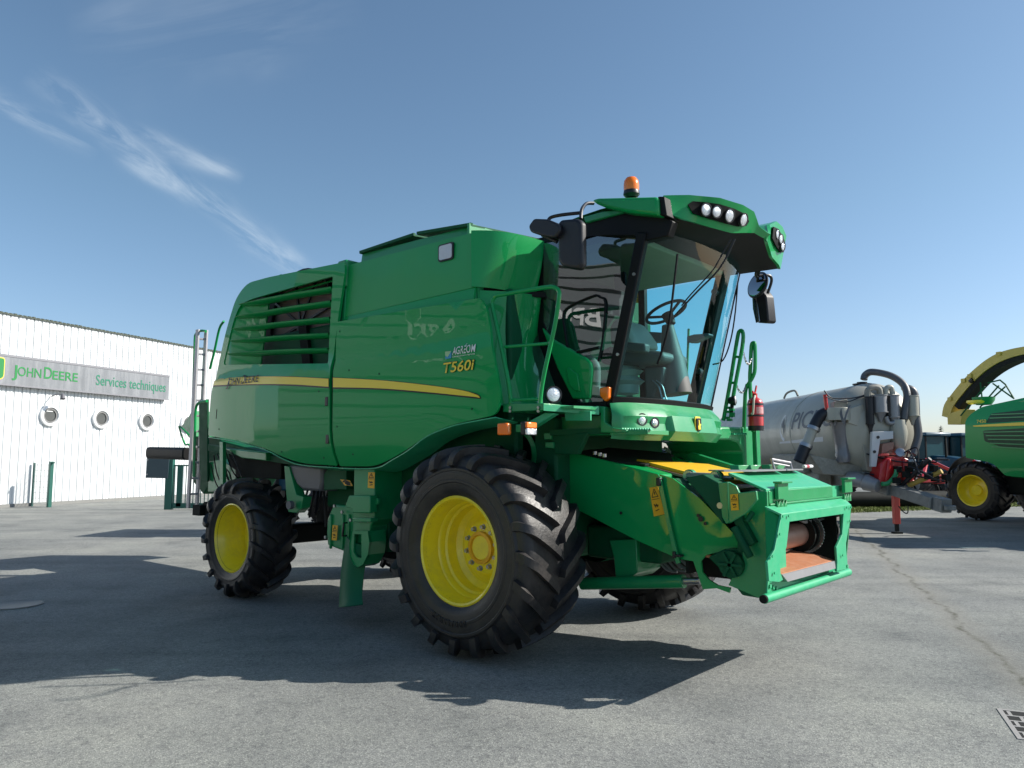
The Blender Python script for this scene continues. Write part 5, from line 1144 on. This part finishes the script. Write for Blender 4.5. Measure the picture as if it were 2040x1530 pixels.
e.build('side_flash', wt_, tan)
def TS(px, py, y): return TF.S(px, py, y)
def TX(px, py, x): return TF.F(px, py, x)
def tpl(name, pts, y, th, m=tkd, b_=.01): e = B(); e.prism([TS(*p, y) for p in pts], (0, th, 0)); return e.build(name, m, tan, bevel=b_)
def tpx(name, pts, x, th, m=tkd, b_=.01): e = B(); e.prism([TX(*p, x) for p in pts], (th, 0, 0)); return e.build(name, m, tan, bevel=b_)
# chassis beam, wheels
e = B(); e.box(-8.2, .3, -.5, .5, 1.05, 1.42); e.build('chassis', tkd, tan, bevel=.03)
e = B(); e.prism([TX(*p, .1) for p in [(1612, 905), (1640, 945), (1740, 952), (1742, 935)]], (-.5, 0, 0)); e.build('tank_saddle', tkd, tan, bevel=.02)
def tpath(name, pts, x, r_, m): e = B(); e.tube(smooth_path([TX(*p[:2], x+(p[2] if len(p) > 2 else 0)) for p in pts], 6), r_, 12); return e.build(name, m, tan)
rp_t = [(.20, .36), (.24, .36), (.22, .33), (.05, .31), (.03, .0)]
for far in (False, True):
    for xx in (-4.2, -5.9): wq = make_wheel('wheel', .68, .55, .34, 18, .03, far, rp_t, True, .2, None, tan, tkd); wq.location = (xx, .85 if far else -.85, .68)
# suction arm on the near side
e = B(); p, q = TX(1641, 838, .1), TX(1693, 813, .1); e.lathe([(0, 0), (0, (q.y-p.y)/2), (q.z-p.z, (q.y-p.y)/2), (q.z-p.z, 0)], ((p.x), (p.y+q.y)/2, p.z), (0, 0, 1), 28); e.build('suction_head', tkm, tan, bevel=.01)
e = B(); p, q = TX(1671, 841, .1), TX(1680, 918, .1); e.lathe([(0, .20), (.12, .17), (.5, .15), (.72, .15), (.76, .17), (.95, .15), (.97, 0)], p, q-p, 24); e.build('suction_cone', mat('smoky_plastic', (.16, .155, .165), .3, 0, .5, .2, 6.), tan)
tpath('suction_hose', [(1645, 822), (1635, 828), (1627, 840), (1620, 855)], .1, .135, blk)
tpath('suction_tube', [(1621, 852), (1604, 892)], .1, .12, tkm)
tpath('suction_hose', [(1605, 888), (1600, 900), (1592, 920)], .1, .14, blk)
e = B(); e.lathe([(-.04, .15), (.04, .15)], TX(1621, 854, .1), TX(1604, 892, .1)-TX(1621, 854, .1), 20); e.lathe([(-.04, .15), (.04, .15)], TX(1606, 888, .1), TX(1604, 892, .1)-TX(1621, 854, .1), 20); e.build('hose_clamp', steel, tan, solid=.01)
tpx('arm_plate', [(1690, 815), (1719, 805), (1733, 850), (1738, 940), (1728, 938), (1712, 850), (1690, 842)], .35, -.25, tkm)
tpx('arm_plate', [(1662, 800), (1688, 795), (1690, 815), (1660, 815)], .2, -.2, tkd)
e = B(); e.rod(TX(1647, 816, .2), TX(1643, 786, .2), .045, 10); e.build('ram', redm, tan)
tpath('cable', [(1642, 778), (1655, 792), (1680, 794), (1705, 792), (1726, 786)], .3, .015, blk); tpath('cable', [(1645, 790), (1665, 798), (1690, 800), (1712, 792), (1728, 788)], .32, .012, blk)
tpath('pipe', [(1728, 792), (1729, 778), (1738, 772), (1750, 774), (1754, 786)], .35, .07, tkd)
tpath('pipe', [(1764, 790), (1766, 774), (1775, 772), (1778, 786)], .35, .06, tkm)
for (px, y0, y1, rw, m_) in [(1754, 787, 822, .155, galv), (1781, 787, 832, .13, galv), (1818, 788, 829, .14, tkm), (1734, 790, 845, .09, blk), (1771, 789, 828, .07, blk)]:
    p, q = TX(px, y1, .45), TX(px, y0, .45); h_ = q.z-p.z
    e = B(); e.lathe([(-.22, .03), (-.10, rw*.5), (0, rw*.9), (0, rw*1.12), (.02, rw*1.12), (.02, rw), (h_-.03, rw), (h_-.02, rw*1.1), (h_, rw*1.1), (h_, 0)], p, (0, 0, 1), 24); e.build('filter_pot', m_, tan)
e = B(); p = TX(1717, 757, -.35); p.z = TZ+TR-.01; e.lathe([(0, 0), (0, .22), (.03, .22), (.03, .12), (.07, .12), (.07, 0)], p, (0, 0, 1), 24); e.build('top_hatch', blk, tan)
tpath('air_hose', [(1721, 756, -.35), (1724, 747, -.35), (1738, 741, -.2), (1773, 748, .1), (1798, 764, .3), (1807, 785, .45), (1804, 810, .5), (1801, 835, .5)], 0, .085, hose_m)
tpath('air_hose', [(1800, 780, .3), (1810, 774, .35), (1822, 786, .4), (1825, 830, .45), (1829, 868, .5), (1818, 905, .55)], 0, .09, hose_m)
tpath('pipe', [(1765, 830), (1770, 842), (1780, 842), (1786, 832), (1790, 838), (1797, 842)], .5, .05, galv)
e = B(); e.lathe([(-.3, .16), (0, .20), (.3, .16), (.5, .05)], TX(1790, 862, .45), (0, 0, -1), 20); e.build('pump_cowl', tkm, tan)
tpx('arm_bracket', [(1738, 860), (1780, 859), (1780, 874), (1754, 877), (1746, 930), (1736, 930)], .6, -.1, wt_)
tpx('dark_bracket', [(1758, 884), (1782, 880), (1780, 895), (1756, 905)], .55, -.2, brn)
e = B(); 
for px, py in [(1749, 871), (1742, 900)]: e.disc(TX(px, py, .605), (1, 0, 0), .035, .015, 12)
e.build('bolt', blk, tan)
tpx('yellow_frame', [(1796, 846), (1804, 846), (1803, 890), (1796, 892)], .5, -.1, mat('faded_yellow', (.42, .36, .16), .6, var=.3))
P = rnd([(1752, 955), (1757, 922), (1768, 912), (1800, 910), (1818, 918), (1820, 962), (1790, 966), (1756, 966)], 3, 2)
tpx('pump_body', P, .75, -.55, redm, .04)
tpx('pump_body', [(1755, 904), (1772, 904), (1771, 909), (1754, 909)], .7, -.2, redm)
tpx('pump_rib', [(1770, 915), (1776, 915), (1772, 962), (1764, 962)], .8, -.06, redm, .02); tpx('pump_rib', [(1800, 915), (1806, 915), (1806, 964), (1799, 964)], .8, -.06, redm, .02)
tpath('green_pipe', [(1757, 964), (1770, 962), (1783, 948), (1786, 936)], .85, .05, g_part)
e = B(); e.lathe([(-.06, .06), (0, .12), (.04, .10), (.06, 0)], TX(1793, 902, .7), (.9, -.3, .3), 16); e.lathe([(-.05, .05), (0, .08), (.04, 0)], TX(1817, 916, .8), (.9, -.3, .3), 14); e.build('valve', steel, tan)
e = B(); p, q = TX(1690, 950, .1), TX(1728, 962, .5); e.lathe([(0, .13), (.2, .18), (.4, .15), (.45, .19), (.75, .14), (.8, 0)], p, q-p, 20); e.build('shaft_cover', galv, tan)
# drawbar and jack
e = B(); a = TS(1740, 979, 0); c_ = TS(1888, 1007, 0); hh = .13
e.bar(V((-.2, 0, 1.15)), V((.8, 0, 1.02)), .42, .28); e.bar(V((.7, 0, 1.03)), V((2.3, 0, .80)), .30, .24); e.bar(V((2.25, 0, .80)), V((2.6, 0, .76)), .22, .28); e.lathe([(-.05, .05), (-.05, .11), (.05, .11), (.05, .05)], (2.70, 0, .73), (0, 0, 1), 20, True); e.build('drawbar', mat('drawbar_grey', (.16, .17, .165), .5, .2, 0, .25, 5., dust=(.1, .09, .08), dustamt=.4), tan, bevel=.015)
e = B(); e.bar((.45, .18, 1.0), (.45, .18, .22), .13, .13, (1, 0, 0)); e.build('jack_leg', mat('faded_red', (.55, .07, .05), .5, var=.15), tan, bevel=.01)
e = B(); e.bar((.45, .18, .24), (.45, .18, .05), .07, .07, (1, 0, 0)); e.box(.36, .54, .09, .27, 0, .04); e.build('jack_foot', dark, tan)
tpath('cable', [(1790, 1008, .9), (1800, 1020, .9), (1808, 1022, .9), (1809, 1008, .9)], .5, .012, blk)
e = B(); e.rod((.9, .05, 1.1), (1.5, .4, 1.72), .05, 10); e.build('stroller_arm', blk, tan)
e = B(); e.rod((1.0, .18, 1.12), (1.55, .62, 1.45), .055, 12); e.build('yellow_ram', mat('mustard_paint', (.45, .30, .06), .5, var=.15), tan)
e = B()
for k in range(12): 
    a = V((random.uniform(.3, .8), random.uniform(-.5, .7), random.uniform(1.2, 1.9))); c_ = V((random.uniform(1.2, 1.9), random.uniform(.1, .8), random.uniform(1.15, 1.7))); e.tube(smooth_path([a, a.lerp(c_, .5)+V((0, random.uniform(-.2, .2), random.uniform(-.25, .35))), c_], 5), .018, 6)
e.build('hydraulic_hose', blk, tan)
for k in range(9): e = B(); p = V((random.uniform(.7, 1.5), random.uniform(-.2, .7), random.uniform(1.15, 1.5))); e.box(p.x, p.x+.16, p.y, p.y+.12, p.z, p.z+.14); e.build('valve_block', dark, tan, bevel=.01)
e = B(); e.box(-3.4, -1.4, -1.12, -.95, 1.35, 1.85); e.box(-3.0, -1.0, -.95, -.6, 1.0, 1.4); e.build('side_guard', tkd, tan, bevel=.04)
e = B(); e.tube(smooth_path([(-3.9, -.5, 3.47), (-3.8, -.45, 3.62), (-3.4, -.4, 3.66), (-3.2, -.4, 3.5)], 5), .03); e.build('lifting_eye', tkd, tan)

# ================================================================ FORAGE HARVESTER
HFx = Frame(14.34, 21.8, -78)
fh = empty('forage_harvester', HFx.o, HFx.a); tag(fh, 'green forage harvester with long yellow discharge spout, cut off by the right edge', 'forage harvester')
yv = -1.47
def HS(px, py, y=yv): return HFx.S(px, py, y)
def hpl(name, pts, y, th, m, b_=.02, par=None): e = B(); e.prism([HS(*p, y) for p in pts], (0, th, 0)); return e.build(name, m, par or fh, bevel=b_)
e = B(); P = rnd([tuple(HS(*p).xz) for p in [(1922, 838), (1929, 826), (1947, 811), (2040, 790), (2150, 768), (2200, 950), (2040, 951), (2003, 948), (1978, 922), (1924, 912)]], [.1, .1, .3, .2, .2, .1, .1, .1, .2, .05])
e.sheet(P, [], lambda x, z: V((x, yv+.25*max(0, z-2.6)**1.5, z)), .2); e.build('side_panel', g_paint, fh, solid=.04, angle=50)
P2 = [(p[0], p[1]) for p in P]; e = B(); e.prism([(x, yv+.12, z-.03) for x, z in P2], (0, 2.5, 0)); e.build('body', g_paint, fh, bevel=.08)
grm = mat('grille_dark_green', (.004, .055, .022), .6, 0, .1, .3, 8.)
for gp in ([(1972, 824), (2040, 816), (2140, 806), (2140, 832), (2040, 838), (1964, 843)], [(1959, 858), (2040, 853), (2140, 848), (2140, 905), (2040, 895), (1992, 889), (1962, 879)]):
    e = B(); q = [tuple(HS(*p).xz) for p in gp]; e.sheet(rnd(q, .05), [], lambda x, z: V((x, yv-.012+.25*max(0, z-2.6)**1.5, z)), .2); g1 = e.build('grille', grm, fh, solid=.01)
for k, y_ in enumerate([826, 833, 861, 868, 875, 883, 890]):
    e = B(); lf_ = 1974-k*2 if k < 2 else 1962+(k-2)*4; a, c_ = HS(lf_, y_, yv), HS(2140, y_+((-6) if k < 2 else (k-3)*3.0), yv)
    e.bar(a+V((0, -.02+.25*max(0, a.z-2.6)**1.5, 0)), c_+V((0, -.02+.25*max(0, c_.z-2.6)**1.5, 0)), .03, .035, (0, 1, 0)); e.build('grille_slat', g_part, fh)
e = B(); q = [tuple(HS(*p).xz) for p in [(1939, 848), (1960, 846), (2140, 835), (2140, 845), (1960, 850), (1942, 850)]]; e.sheet(q, [], lambda x, z: V((x, yv-.028+.25*max(0, z-2.6)**1.5, z)), .3); e.build('side_stripe', yel_s, fh, solid=.004)
a = HS(1947, 843, yv); o = text('decal', '7450', .13, yel_s, fh, (a.x, a.y-.03+.25*max(0, a.z-2.6)**1.5, a.z), (1,0,0), (0,0,1), ext=.002, sx=1.25)
rp_h = [(.27, .44), (.31, .44), (.30, .41), (.12, .39), (.05, .36), (.0, .30), (.05, .16), (.12, .14), (.12, 0)]
wq = make_wheel('rear_wheel', .83, .68, .43, 18, .05, False, rp_h, True, .28, None, fh); c = HS(1931, 986, -1.45); wq.location = (c.x, -1.12, .83); wq.rotation_euler.z = R_(14)
wq = make_wheel('rear_wheel', .83, .68, .43, 18, .05, True, rp_h, True, .28, None, fh); wq.location = (c.x, 1.12, .83)
for far in (False, True): wq = make_wheel('front_wheel', 1.0, .74, .46, 20, .05, far, rp_h, True, .3, None, fh); wq.location = (c.x+3.0, 1.2 if far else -1.2, 1.0)
e = B(); e.grid(lambda u_, v_: V((c.x+.90*cos(R_(60+125*u_)), -1.42+.55*v_, .85+.93*sin(R_(60+125*u_)))), 14, 2); e.build('mudguard', blk, fh, solid=.02)
e = B(); e.box(c.x-.3, c.x+4.2, -.9, .9, .75, 1.5); e.box(c.x-.1, c.x+.1, -.9, .9, .7, .95); e.build('chassis', dark, fh, bevel=.05)
e = B(); e.box(c.x+2.9, c.x+4.4, -.9, .9, 1.5, 3.3); e.build('cab_frame', blkd, fh, bevel=.1)
e = B(); e.box(c.x+4.3, c.x+4.45, -.8, .8, 1.9, 3.15); e.box(c.x+3.05, c.x+4.3, -.93, -.90, 1.9, 3.15); e.build('cab_window', wglass, fh)
e = B(); e.box(c.x+2.7, c.x+4.7, -1.0, 1.0, 3.3, 3.48); e.build('cab_roof', g_paint, fh, bevel=.06)
# spout: hollow yellow channel, dark underneath
ysp = mat('spout_yellow', (.52, .40, .06), .5, 0, .2, .15, 2., dust=(.35, .28, .10), dustamt=.4)
tp = [(1888, 829), (1893, 806), (1908, 785), (1931, 757), (1953, 736), (1977, 717), (2003, 703), (2040, 693), (2090, 688), (2150, 700), (2190, 730)]
bt = [(1914, 836), (1917, 822), (1924, 808), (1942, 786), (1962, 764), (1983, 746), (2008, 731), (2042, 718), (2090, 712), (2140, 722), (2170, 745)]
ys = .02
T_ = smooth_path([HS(*p, ys-.0) for p in tp], 4); U_ = smooth_path([HS(*p, ys) for p in bt], 4); n_ = len(T_)-1
T2 = [t.lerp(u_, .62) for t, u_ in zip(T_, U_)]
e = B()
def loft(A_, C_, y0, y1):
    for i in range(n_):
        a0_, a1_, b0, b1 = A_[i], A_[i+1], C_[i], C_[i+1]
        q = [[V((p.x, y, p.z)) for y in (y0, y1)] for p in (a0_, a1_, b0, b1)]
        vs = [[e.v(z) for z in r__] for r__ in q]
        e.face([vs[0][0], vs[1][0], vs[3][0], vs[2][0]]); e.face([vs[0][1], vs[2][1], vs[3][1], vs[1][1]]); e.face([vs[0][0], vs[0][1], vs[1][1], vs[1][0]]); e.face([vs[2][0], vs[3][0], vs[3][1], vs[2][1]])
        if i == 0: e.face([vs[0][0], vs[2][0], vs[2][1], vs[0][1]])
loft(T_, T2, ys-.22, ys+.22); bmesh.ops.remove_doubles(e.bm, verts=e.bm.verts, dist=.001); spo = e.build('discharge_spout', ysp, fh, angle=30)
e = B(); loft([p+V((0, 0, -.01)) for p in T2][6:]+[T2[-1]]*6, U_[6:]+[U_[-1]]*6, ys-.19, ys+.19); bmesh.ops.remove_doubles(e.bm, verts=e.bm.verts, dist=.001); e.build('spout_liner', dark, spo)
e = B(); P = [HS(*p, -.22) for p in [(1887, 830), (1896, 822), (1918, 815), (1914, 845), (1888, 846)]]; e.prism(P, (0, .46, 0)); e.build('spout_flap', ysp, fh, bevel=.01)
for px, py in [(1904, 796), (1931, 759), (1944, 750), (2002, 706)]: p = HS(px, py, 0); e = B(); e.box(p.x-.08, p.x+.08, -.24, .24, p.z-.05, p.z+.07); e.build('spout_clamp', ysp, fh, bevel=.01)
e = B(); e.lathe([(-.06, 0), (-.06, .07), (.06, .07), (.06, 0)], HS(1936, 758, -.2), (1, 0, .6), 14); e.build('spout_camera', blk, fh)
e = B()
for a, c_ in [((1958, 808), (1953, 762)), ((1914, 828), (1962, 770)), ((1952, 812), (1990, 768)), ((1968, 763), (1992, 757)), ((1992, 757), (2003, 766)), ((2003, 766), (2020, 794)), ((1972, 798), (2003, 770)), ((1978, 764), (2020, 794))]: e.rod(HS(*a, -.25), HS(*c_, -.25), .022, 6)
e.build('spout_brace', g_dark, fh)
e = B(); p = HS(1960, 803, -.4); e.lathe([(0, .2), (.12, .28), (.22, .3), (.24, 0)], p-V((0, 0, .05)), (0, 0, 1), 18); e.build('turret', g_part, fh)
e = B(); e.lathe([(.0, .24), (.04, .3), (.10, .3)], p-V((.1, .1, .02)), (0, 0, 1), 18); e.build('turret_ring', yel, fh, solid=.01)

# ================================================================ BLUE TRACTORS IN THE BACK ROW
blu = mat('tractor_blue', (.010, .07, .12), .4, 0, .4, .1, 3.); tgl = mat('tractor_glass', (.02, .07, .085), .3, 0, 0, .3, 1., spec=.12)
wrim = mat('tractor_rim', (.45, .46, .47), .5)
def tractor(x, y, ang, label, grp='blue tractors parked in the back row'):
    t = empty('tractor', (x, y, 0), R_(ang)); tag(t, label, 'tractor', grp)
    e = B(); e.prism([(p[0], -.38, p[1]) for p in [(.3, 1.0), (2.5, .95), (2.6, 1.2), (2.5, 1.65), (1.2, 1.85), (.3, 1.9)]], (0, .76, 0)); e.build('hood', blu, t, bevel=.08)
    e = B(); e.box(-1.2, .45, -.78, .78, 1.0, 1.35); e.build('cab_base', blu, t, bevel=.05)
    e = B()
    for a, c_ in ((-1.15, -.74), (-1.15, .74), (.38, -.70), (.38, .70), (-.35, -.77), (-.35, .77)): e.bar((a, c_, 1.3), (a*.95, c_*.94, 2.85), .07, .07, (1, 0, 0))
    e.build('cab_frame', blkd, t)
    e = B(); e.prism([(-1.14, -.72, 1.35), (.36, -.70, 1.35), (.34, -.67, 2.83), (-1.10, -.70, 2.83)], (0, 1.4, 0)); e.build('cab_glass', tgl, t)
    e = B(); e.box(-1.3, .55, -.85, .85, 2.84, 3.02); e.build('roof', blu, t, bevel=.06)
    for s_ in (-1, 1):
        e = B(); e.grid(lambda u_, v_: V((-.7+.92*cos(R_(15+150*u_)), s_*(.75+.35*v_), .9+.92*sin(R_(15+150*u_)))), 12, 2); e.build('fender', blu, t, solid=.03)
        for xx, rr, ww in ((-.7, .85, .45), (2.0, .6, .36)):
            wh = empty('wheel', (xx, s_*.95, rr), 0, t)
            e = B(); e.lathe([(-ww/2, rr*.55), (-ww/2, rr*.9), (-ww*.35, rr), (ww*.35, rr), (ww/2, rr*.9), (ww/2, rr*.55)], (0, 0, 0), (0, 1, 0), 36)
            for k in range(20):
                for sd in (-1, 1): a = k*pi/10+(.15 if sd > 0 else 0); e.bar((rr*cos(a), 0, rr*sin(a)), (rr*.97*cos(a+.25), sd*ww*.5, rr*.97*sin(a+.25)), .06, .06, (cos(a), 0, sin(a)))
            e.build('tyre', rub, wh)
            e = B(); e.lathe([(s_*ww*.4, rr*.58), (s_*ww*.1, rr*.5), (s_*ww*.15, 0)], (0, 0, 0), (0, 1, 0), 28); e.build('rim', wrim, wh)
    e = B(); e.rod((1.2, -.35, 1.8), (1.2, -.35, 2.6), .05, 10); e.build('exhaust', dark, t)
    e = B(); e.box(2.5, 2.56, -.3, -.1, 1.3, 1.42); e.box(2.5, 2.56, .1, .3, 1.3, 1.42); e.build('headlight', whl, t)
    return t
t1 = tractor(20.9, 38.0, -70, 'blue tractor glimpsed between the slurry tanker and the forage harvester, left of two')
spots = [(23.2, 38.8, -75, 'blue tractor right beside the forage harvester tail, partly hidden by it'), (7.9, 33.5, -95, 'blue tractor seen small through the gap under the combine cab, left one'), (10.6, 35.5, -95, 'blue tractor seen small through the gap beneath the combine cab, right one'),
         (-4.4, 18.4, 82, 'unseen blue tractor copy added behind the combine to cast the shadow falling to the left')]  # last one is an unseen shadow caster, added behind the combine
for x, y, a, lb in spots:
    c_ = copy_tree(t1); c_.location = (x, y, 0); c_.rotation_euler = (0, 0, R_(a)); c_['label'] = lb
# ---- red cultivator
cu = empty('cultivator', (18.6, 30.5, 0), R_(15)); tag(cu, 'red folded cultivator behind the tanker drawbar, middle of the three in the gap', 'cultivator')
e = B(); e.box(-1.6, 1.6, -.1, .1, .95, 1.12); e.box(-1.5, 1.5, .5, .66, .80, .95); e.box(-1.5, 1.5, -.66, -.5, .80, .95); e.bar((-.9, -.6, .95), (.2, .5, 1.7), .12, .12); e.bar((1.1, -.6, .95), (.2, .5, 1.7), .12, .12); e.build('frame', redm, cu, bevel=.02)
for k in range(9):
    e = B(); x_ = -1.4+k*.35; e.tube(smooth_path([(x_, (k % 3-1)*.5, .9), (x_+.02, (k % 3-1)*.5-.2, .55), (x_, (k % 3-1)*.5+.05, .08)], 4), .03, 6); e.build('tine', dark, cu)
e = B(); e.lathe([(-1.6, .0), (-1.6, .28), (1.6, .28), (1.6, 0)], (0, -1.0, .28), (1, 0, 0), 14); e.build('roller', dark, cu)
for x, y, a, lb in [(16.0, 29.0, 10, 'red cultivator just right of the tanker pump, left of the three in the gap'), (21.6, 32.5, 25, 'red cultivator nearest the forage harvester wheel, right of the three'), (13.2, 28.2, 5, 'red cultivator seen beneath the slurry tank between its wheel and pump')]:
    c_ = copy_tree(cu); c_.location = (x, y, 0); c_.rotation_euler = (0, 0, R_(a)); c_['label'] = lb
for o_ in bpy.data.objects:
    if o_.get('category') == 'cultivator': o_['group'] = 'red cultivators behind the tanker'
for x, y, a, lb in [(17.2, 36.5, -80, 'dark blue tractor behind the tanker pipes, only its roof showing'), (25.6, 41.0, -70, 'dark blue tractor behind the forage harvester body')]:
    c_ = copy_tree(t1); c_.location = (x, y, 0); c_.rotation_euler = (0, 0, R_(a)); c_['label'] = lb
# ---- grass verge
gm = mat('grass_blades', (.16, .20, .045), .8, var=.4, vscale=2.); gs = mat('verge_soil', (.10, .11, .05), .95, var=.4, vscale=4.)
V0, V1 = V((6.5, 22.6, 0)), V((26, 31.0, 0)); dv = (V1-V0); nv_ = V((-dv.y, dv.x, 0)).normalized()
e = B(); e.bm.faces.new([e.v(p+V((0, 0, .004))) for p in (V0, V1, V1+nv_*2.6, V0+nv_*2.6)]); tag(e.build('verge', gs), kind='structure')
e = B()
for k in range(16000):
    t, w_ = random.random(), random.random()*2.6; p = V0+dv*t+nv_*(w_-.12*random.random()); h_ = random.uniform(.03, .09); a = random.uniform(0, pi); d = V((cos(a), sin(a), 0))*.02*(1+w_*.15)
    e.face([e.v(p-d), e.v(p+d), e.v(p+V((random.uniform(-.06, .06), random.uniform(-.06, .06), h_)))])
tag(e.build('grass', gm), kind='stuff')
# ---- fir tree tip and far hedge
ft = empty('fir_tree', (49.8, 88, 0)); tag(ft, 'small dark fir tree whose tip rises over the blue tractors', 'tree')
fol = mat('fir_foliage', (.02, .045, .02), .8, var=.4, vscale=3.); bark = mat('bark', (.06, .045, .03), .9, var=.3)
e = B(); e.lathe([(0, .22), (5.4, .03), (5.6, 0)], (0, 0, 0), (0, 0, 1), 8); e.build('trunk', bark, ft)
e = B()
for k in range(2600):
    z = 5.6*(1-random.random()**.6*.86); r_ = (5.75-z)*.30*random.uniform(.2, 1.08)*(1+.25*sin(z*9)); a = random.uniform(0, 2*pi); p = V((r_*cos(a), r_*sin(a), z)); d = V((cos(a), sin(a), random.uniform(-.5, .1)))*.22; s_ = V((-sin(a), cos(a), 0))*.06
    e.face([e.v(p-s_), e.v(p+s_), e.v(p+d)])
e.build('crown', fol, ft)
hm_ = mat('hedge_foliage', (.035, .06, .022), .85, var=.5, vscale=.8)
e = B()
for k in range(15000):
    x = random.uniform(-30, 130); y = 96+random.uniform(-2, 2)+.1*x; h_ = 2.2+1.1*sin(x*.35)+.8*sin(x*.93+1)+.5*sin(x*2.1); z = max(0, h_)*random.random()**.6; a = random.uniform(0, pi); b_ = random.uniform(-1, 1)
    p = V((x, y, z)); d1 = V((cos(a), sin(a), b_))*.35; d2 = V((-sin(a)*.4, cos(a)*.4, 1))*.3; e.face([e.v(p-d1), e.v(p+d1*.2+d2), e.v(p+d1-d2*.4)])
tag(e.build('distant_hedge', hm_), kind='stuff')

# ================================================================ FENCE AND GATE
fgm = mat('fence_green', (.008, .10, .075), .5, 0, .1, .1, 4.); fgd = mat('fence_dark_green', (.012, .07, .06), .5, 0, .1, .1, 4.)
WF = Frame(-17.2, 27.7, -30)
fn = empty('mesh_fence_panel', WF.o, WF.a); tag(fn, 'short green wire mesh fence panel between two posts in front of the white wall', 'fence')
a, c_ = WF.S(64, 1000, 0), WF.S(98, 1000, 0); h0 = WF.S(64, 922, 0).z; 
e = B(); e.box(a.x-.03, a.x+.03, -.03, .03, 0, h0); e.build('post', fgd, fn)
e = B(); e.box(c_.x-.06, c_.x+.06, -.06, .06, 0, h0+.05); e.box(c_.x+.06, c_.x+.2, -.02, .02, h0-.02, h0+.03); e.build('post', fgm, fn, bevel=.005)
e = B(); wm = mat('galvanised_wire', (.35, .38, .38), .5, .5)
k = a.x
while k < c_.x: e.box(k-.003, k+.003, -.003, .003, .08, h0-.05); k += .055
z = .1
while z < h0: e.box(a.x, c_.x, -.007, .002, z-.004, z+.004); z += .2
e.build('wire_mesh', wm, fn)
GF2 = Frame(-11.76, 26.1, 0); gt_ = empty('gate', GF2.o, 0); tag(gt_, 'green barred yard gate with a blue grey board on its post behind the combine tail', 'gate')
g = lambda px, py, y=0: GF2.S(px, py, y)
e = B(); a, c_ = g(333, 915), g(343, 1014); e.box(a.x, c_.x, -.09, .09, 0, a.z); e.build('post', fgm, gt_, bevel=.01)
e = B(); a, c_ = g(355, 927), g(361, 1005); e.box(a.x, c_.x, -.05, .05, .1, a.z); e.build('stile', fgm, gt_)
gw_ = 3.2; zt3 = g(350, 926).z
e = B(); e.box(g(344, 1000).x, g(344, 1000).x+gw_, -.05, .05, .04, .22); e.box(g(344, 1000).x, g(344, 1000).x+gw_, -.03, .03, zt3-.05, zt3); e.build('rail', fgm, gt_)
for k in range(24):
    x_ = g(346, 1000).x+k*.13; e = B(); e.box(x_-.012, x_+.012, -.012, .012, .2, zt3-.04); e.build('bar', fgm, gt_)
e = B(); x_ = g(344, 1000).x+gw_; e.box(x_, x_+.16, -.08, .08, 0, 1.8); e.build('post', fgm, gt_, bevel=.01)
bb = mat('board_blue_grey', (.045, .075, .09), .45, .2, .2, .1, 3.)
e = B(); e.prism([g(*p, -.12) for p in [(293, 911), (337, 914), (334, 953), (290, 952)]], (0, .04, 0)); e.build('board', bb, gt_, bevel=.005)
e = B()
for p in [(294, 916), (293, 945)]: e.disc(g(*p, -.125), (0, -1, 0), .03, .01, 10)
e.build('rivet', steel, gt_)
# ---- forager copy added left of the camera to put yellow reflections in the paint
f2 = copy_tree(fh); f2.location = (-9.5, -1.0, 0); f2.rotation_euler = (0, 0, R_(80)); f2['label'] = 'forage harvester copy added outside the left edge for yellow reflections in the combine paint'

# ---- combine copy added out of view to throw the broad shadow across the right
cm2 = copy_tree(com); cm2.location = (15.0, 16.1, 0); cm2.rotation_euler = (0, 0, pi); cm2['label'] = 'unseen combine copy added outside the right edge for the shadow it throws'

# ---- yellow header shape added out of view to reflect in the feeder house paint
mh = empty('reflection_header', (-6.4, 2.6, 0), R_(108)); tag(mh, 'yellow header shape with pointed snouts, added outside the left edge for reflections in the green paint', 'reflection helper')
e = B(); e.box(-2.3, 2.3, .5, 1.2, .25, 1.2); e.box(-2.3, 2.3, 1.0, 1.2, 1.2, 2.2); e.build('frame', g_part, mh, bevel=.04)
for k in range(6):
    x_ = -2.0+k*.8; e = B(); e.lathe([(-.3, .2), (0, .36), (.6, .34), (1.3, .18), (1.8, .02), (1.82, 0)], (x_, .5, 1.25), (0, -1, -.55), 20); e.build('snout', yel_s, mh)
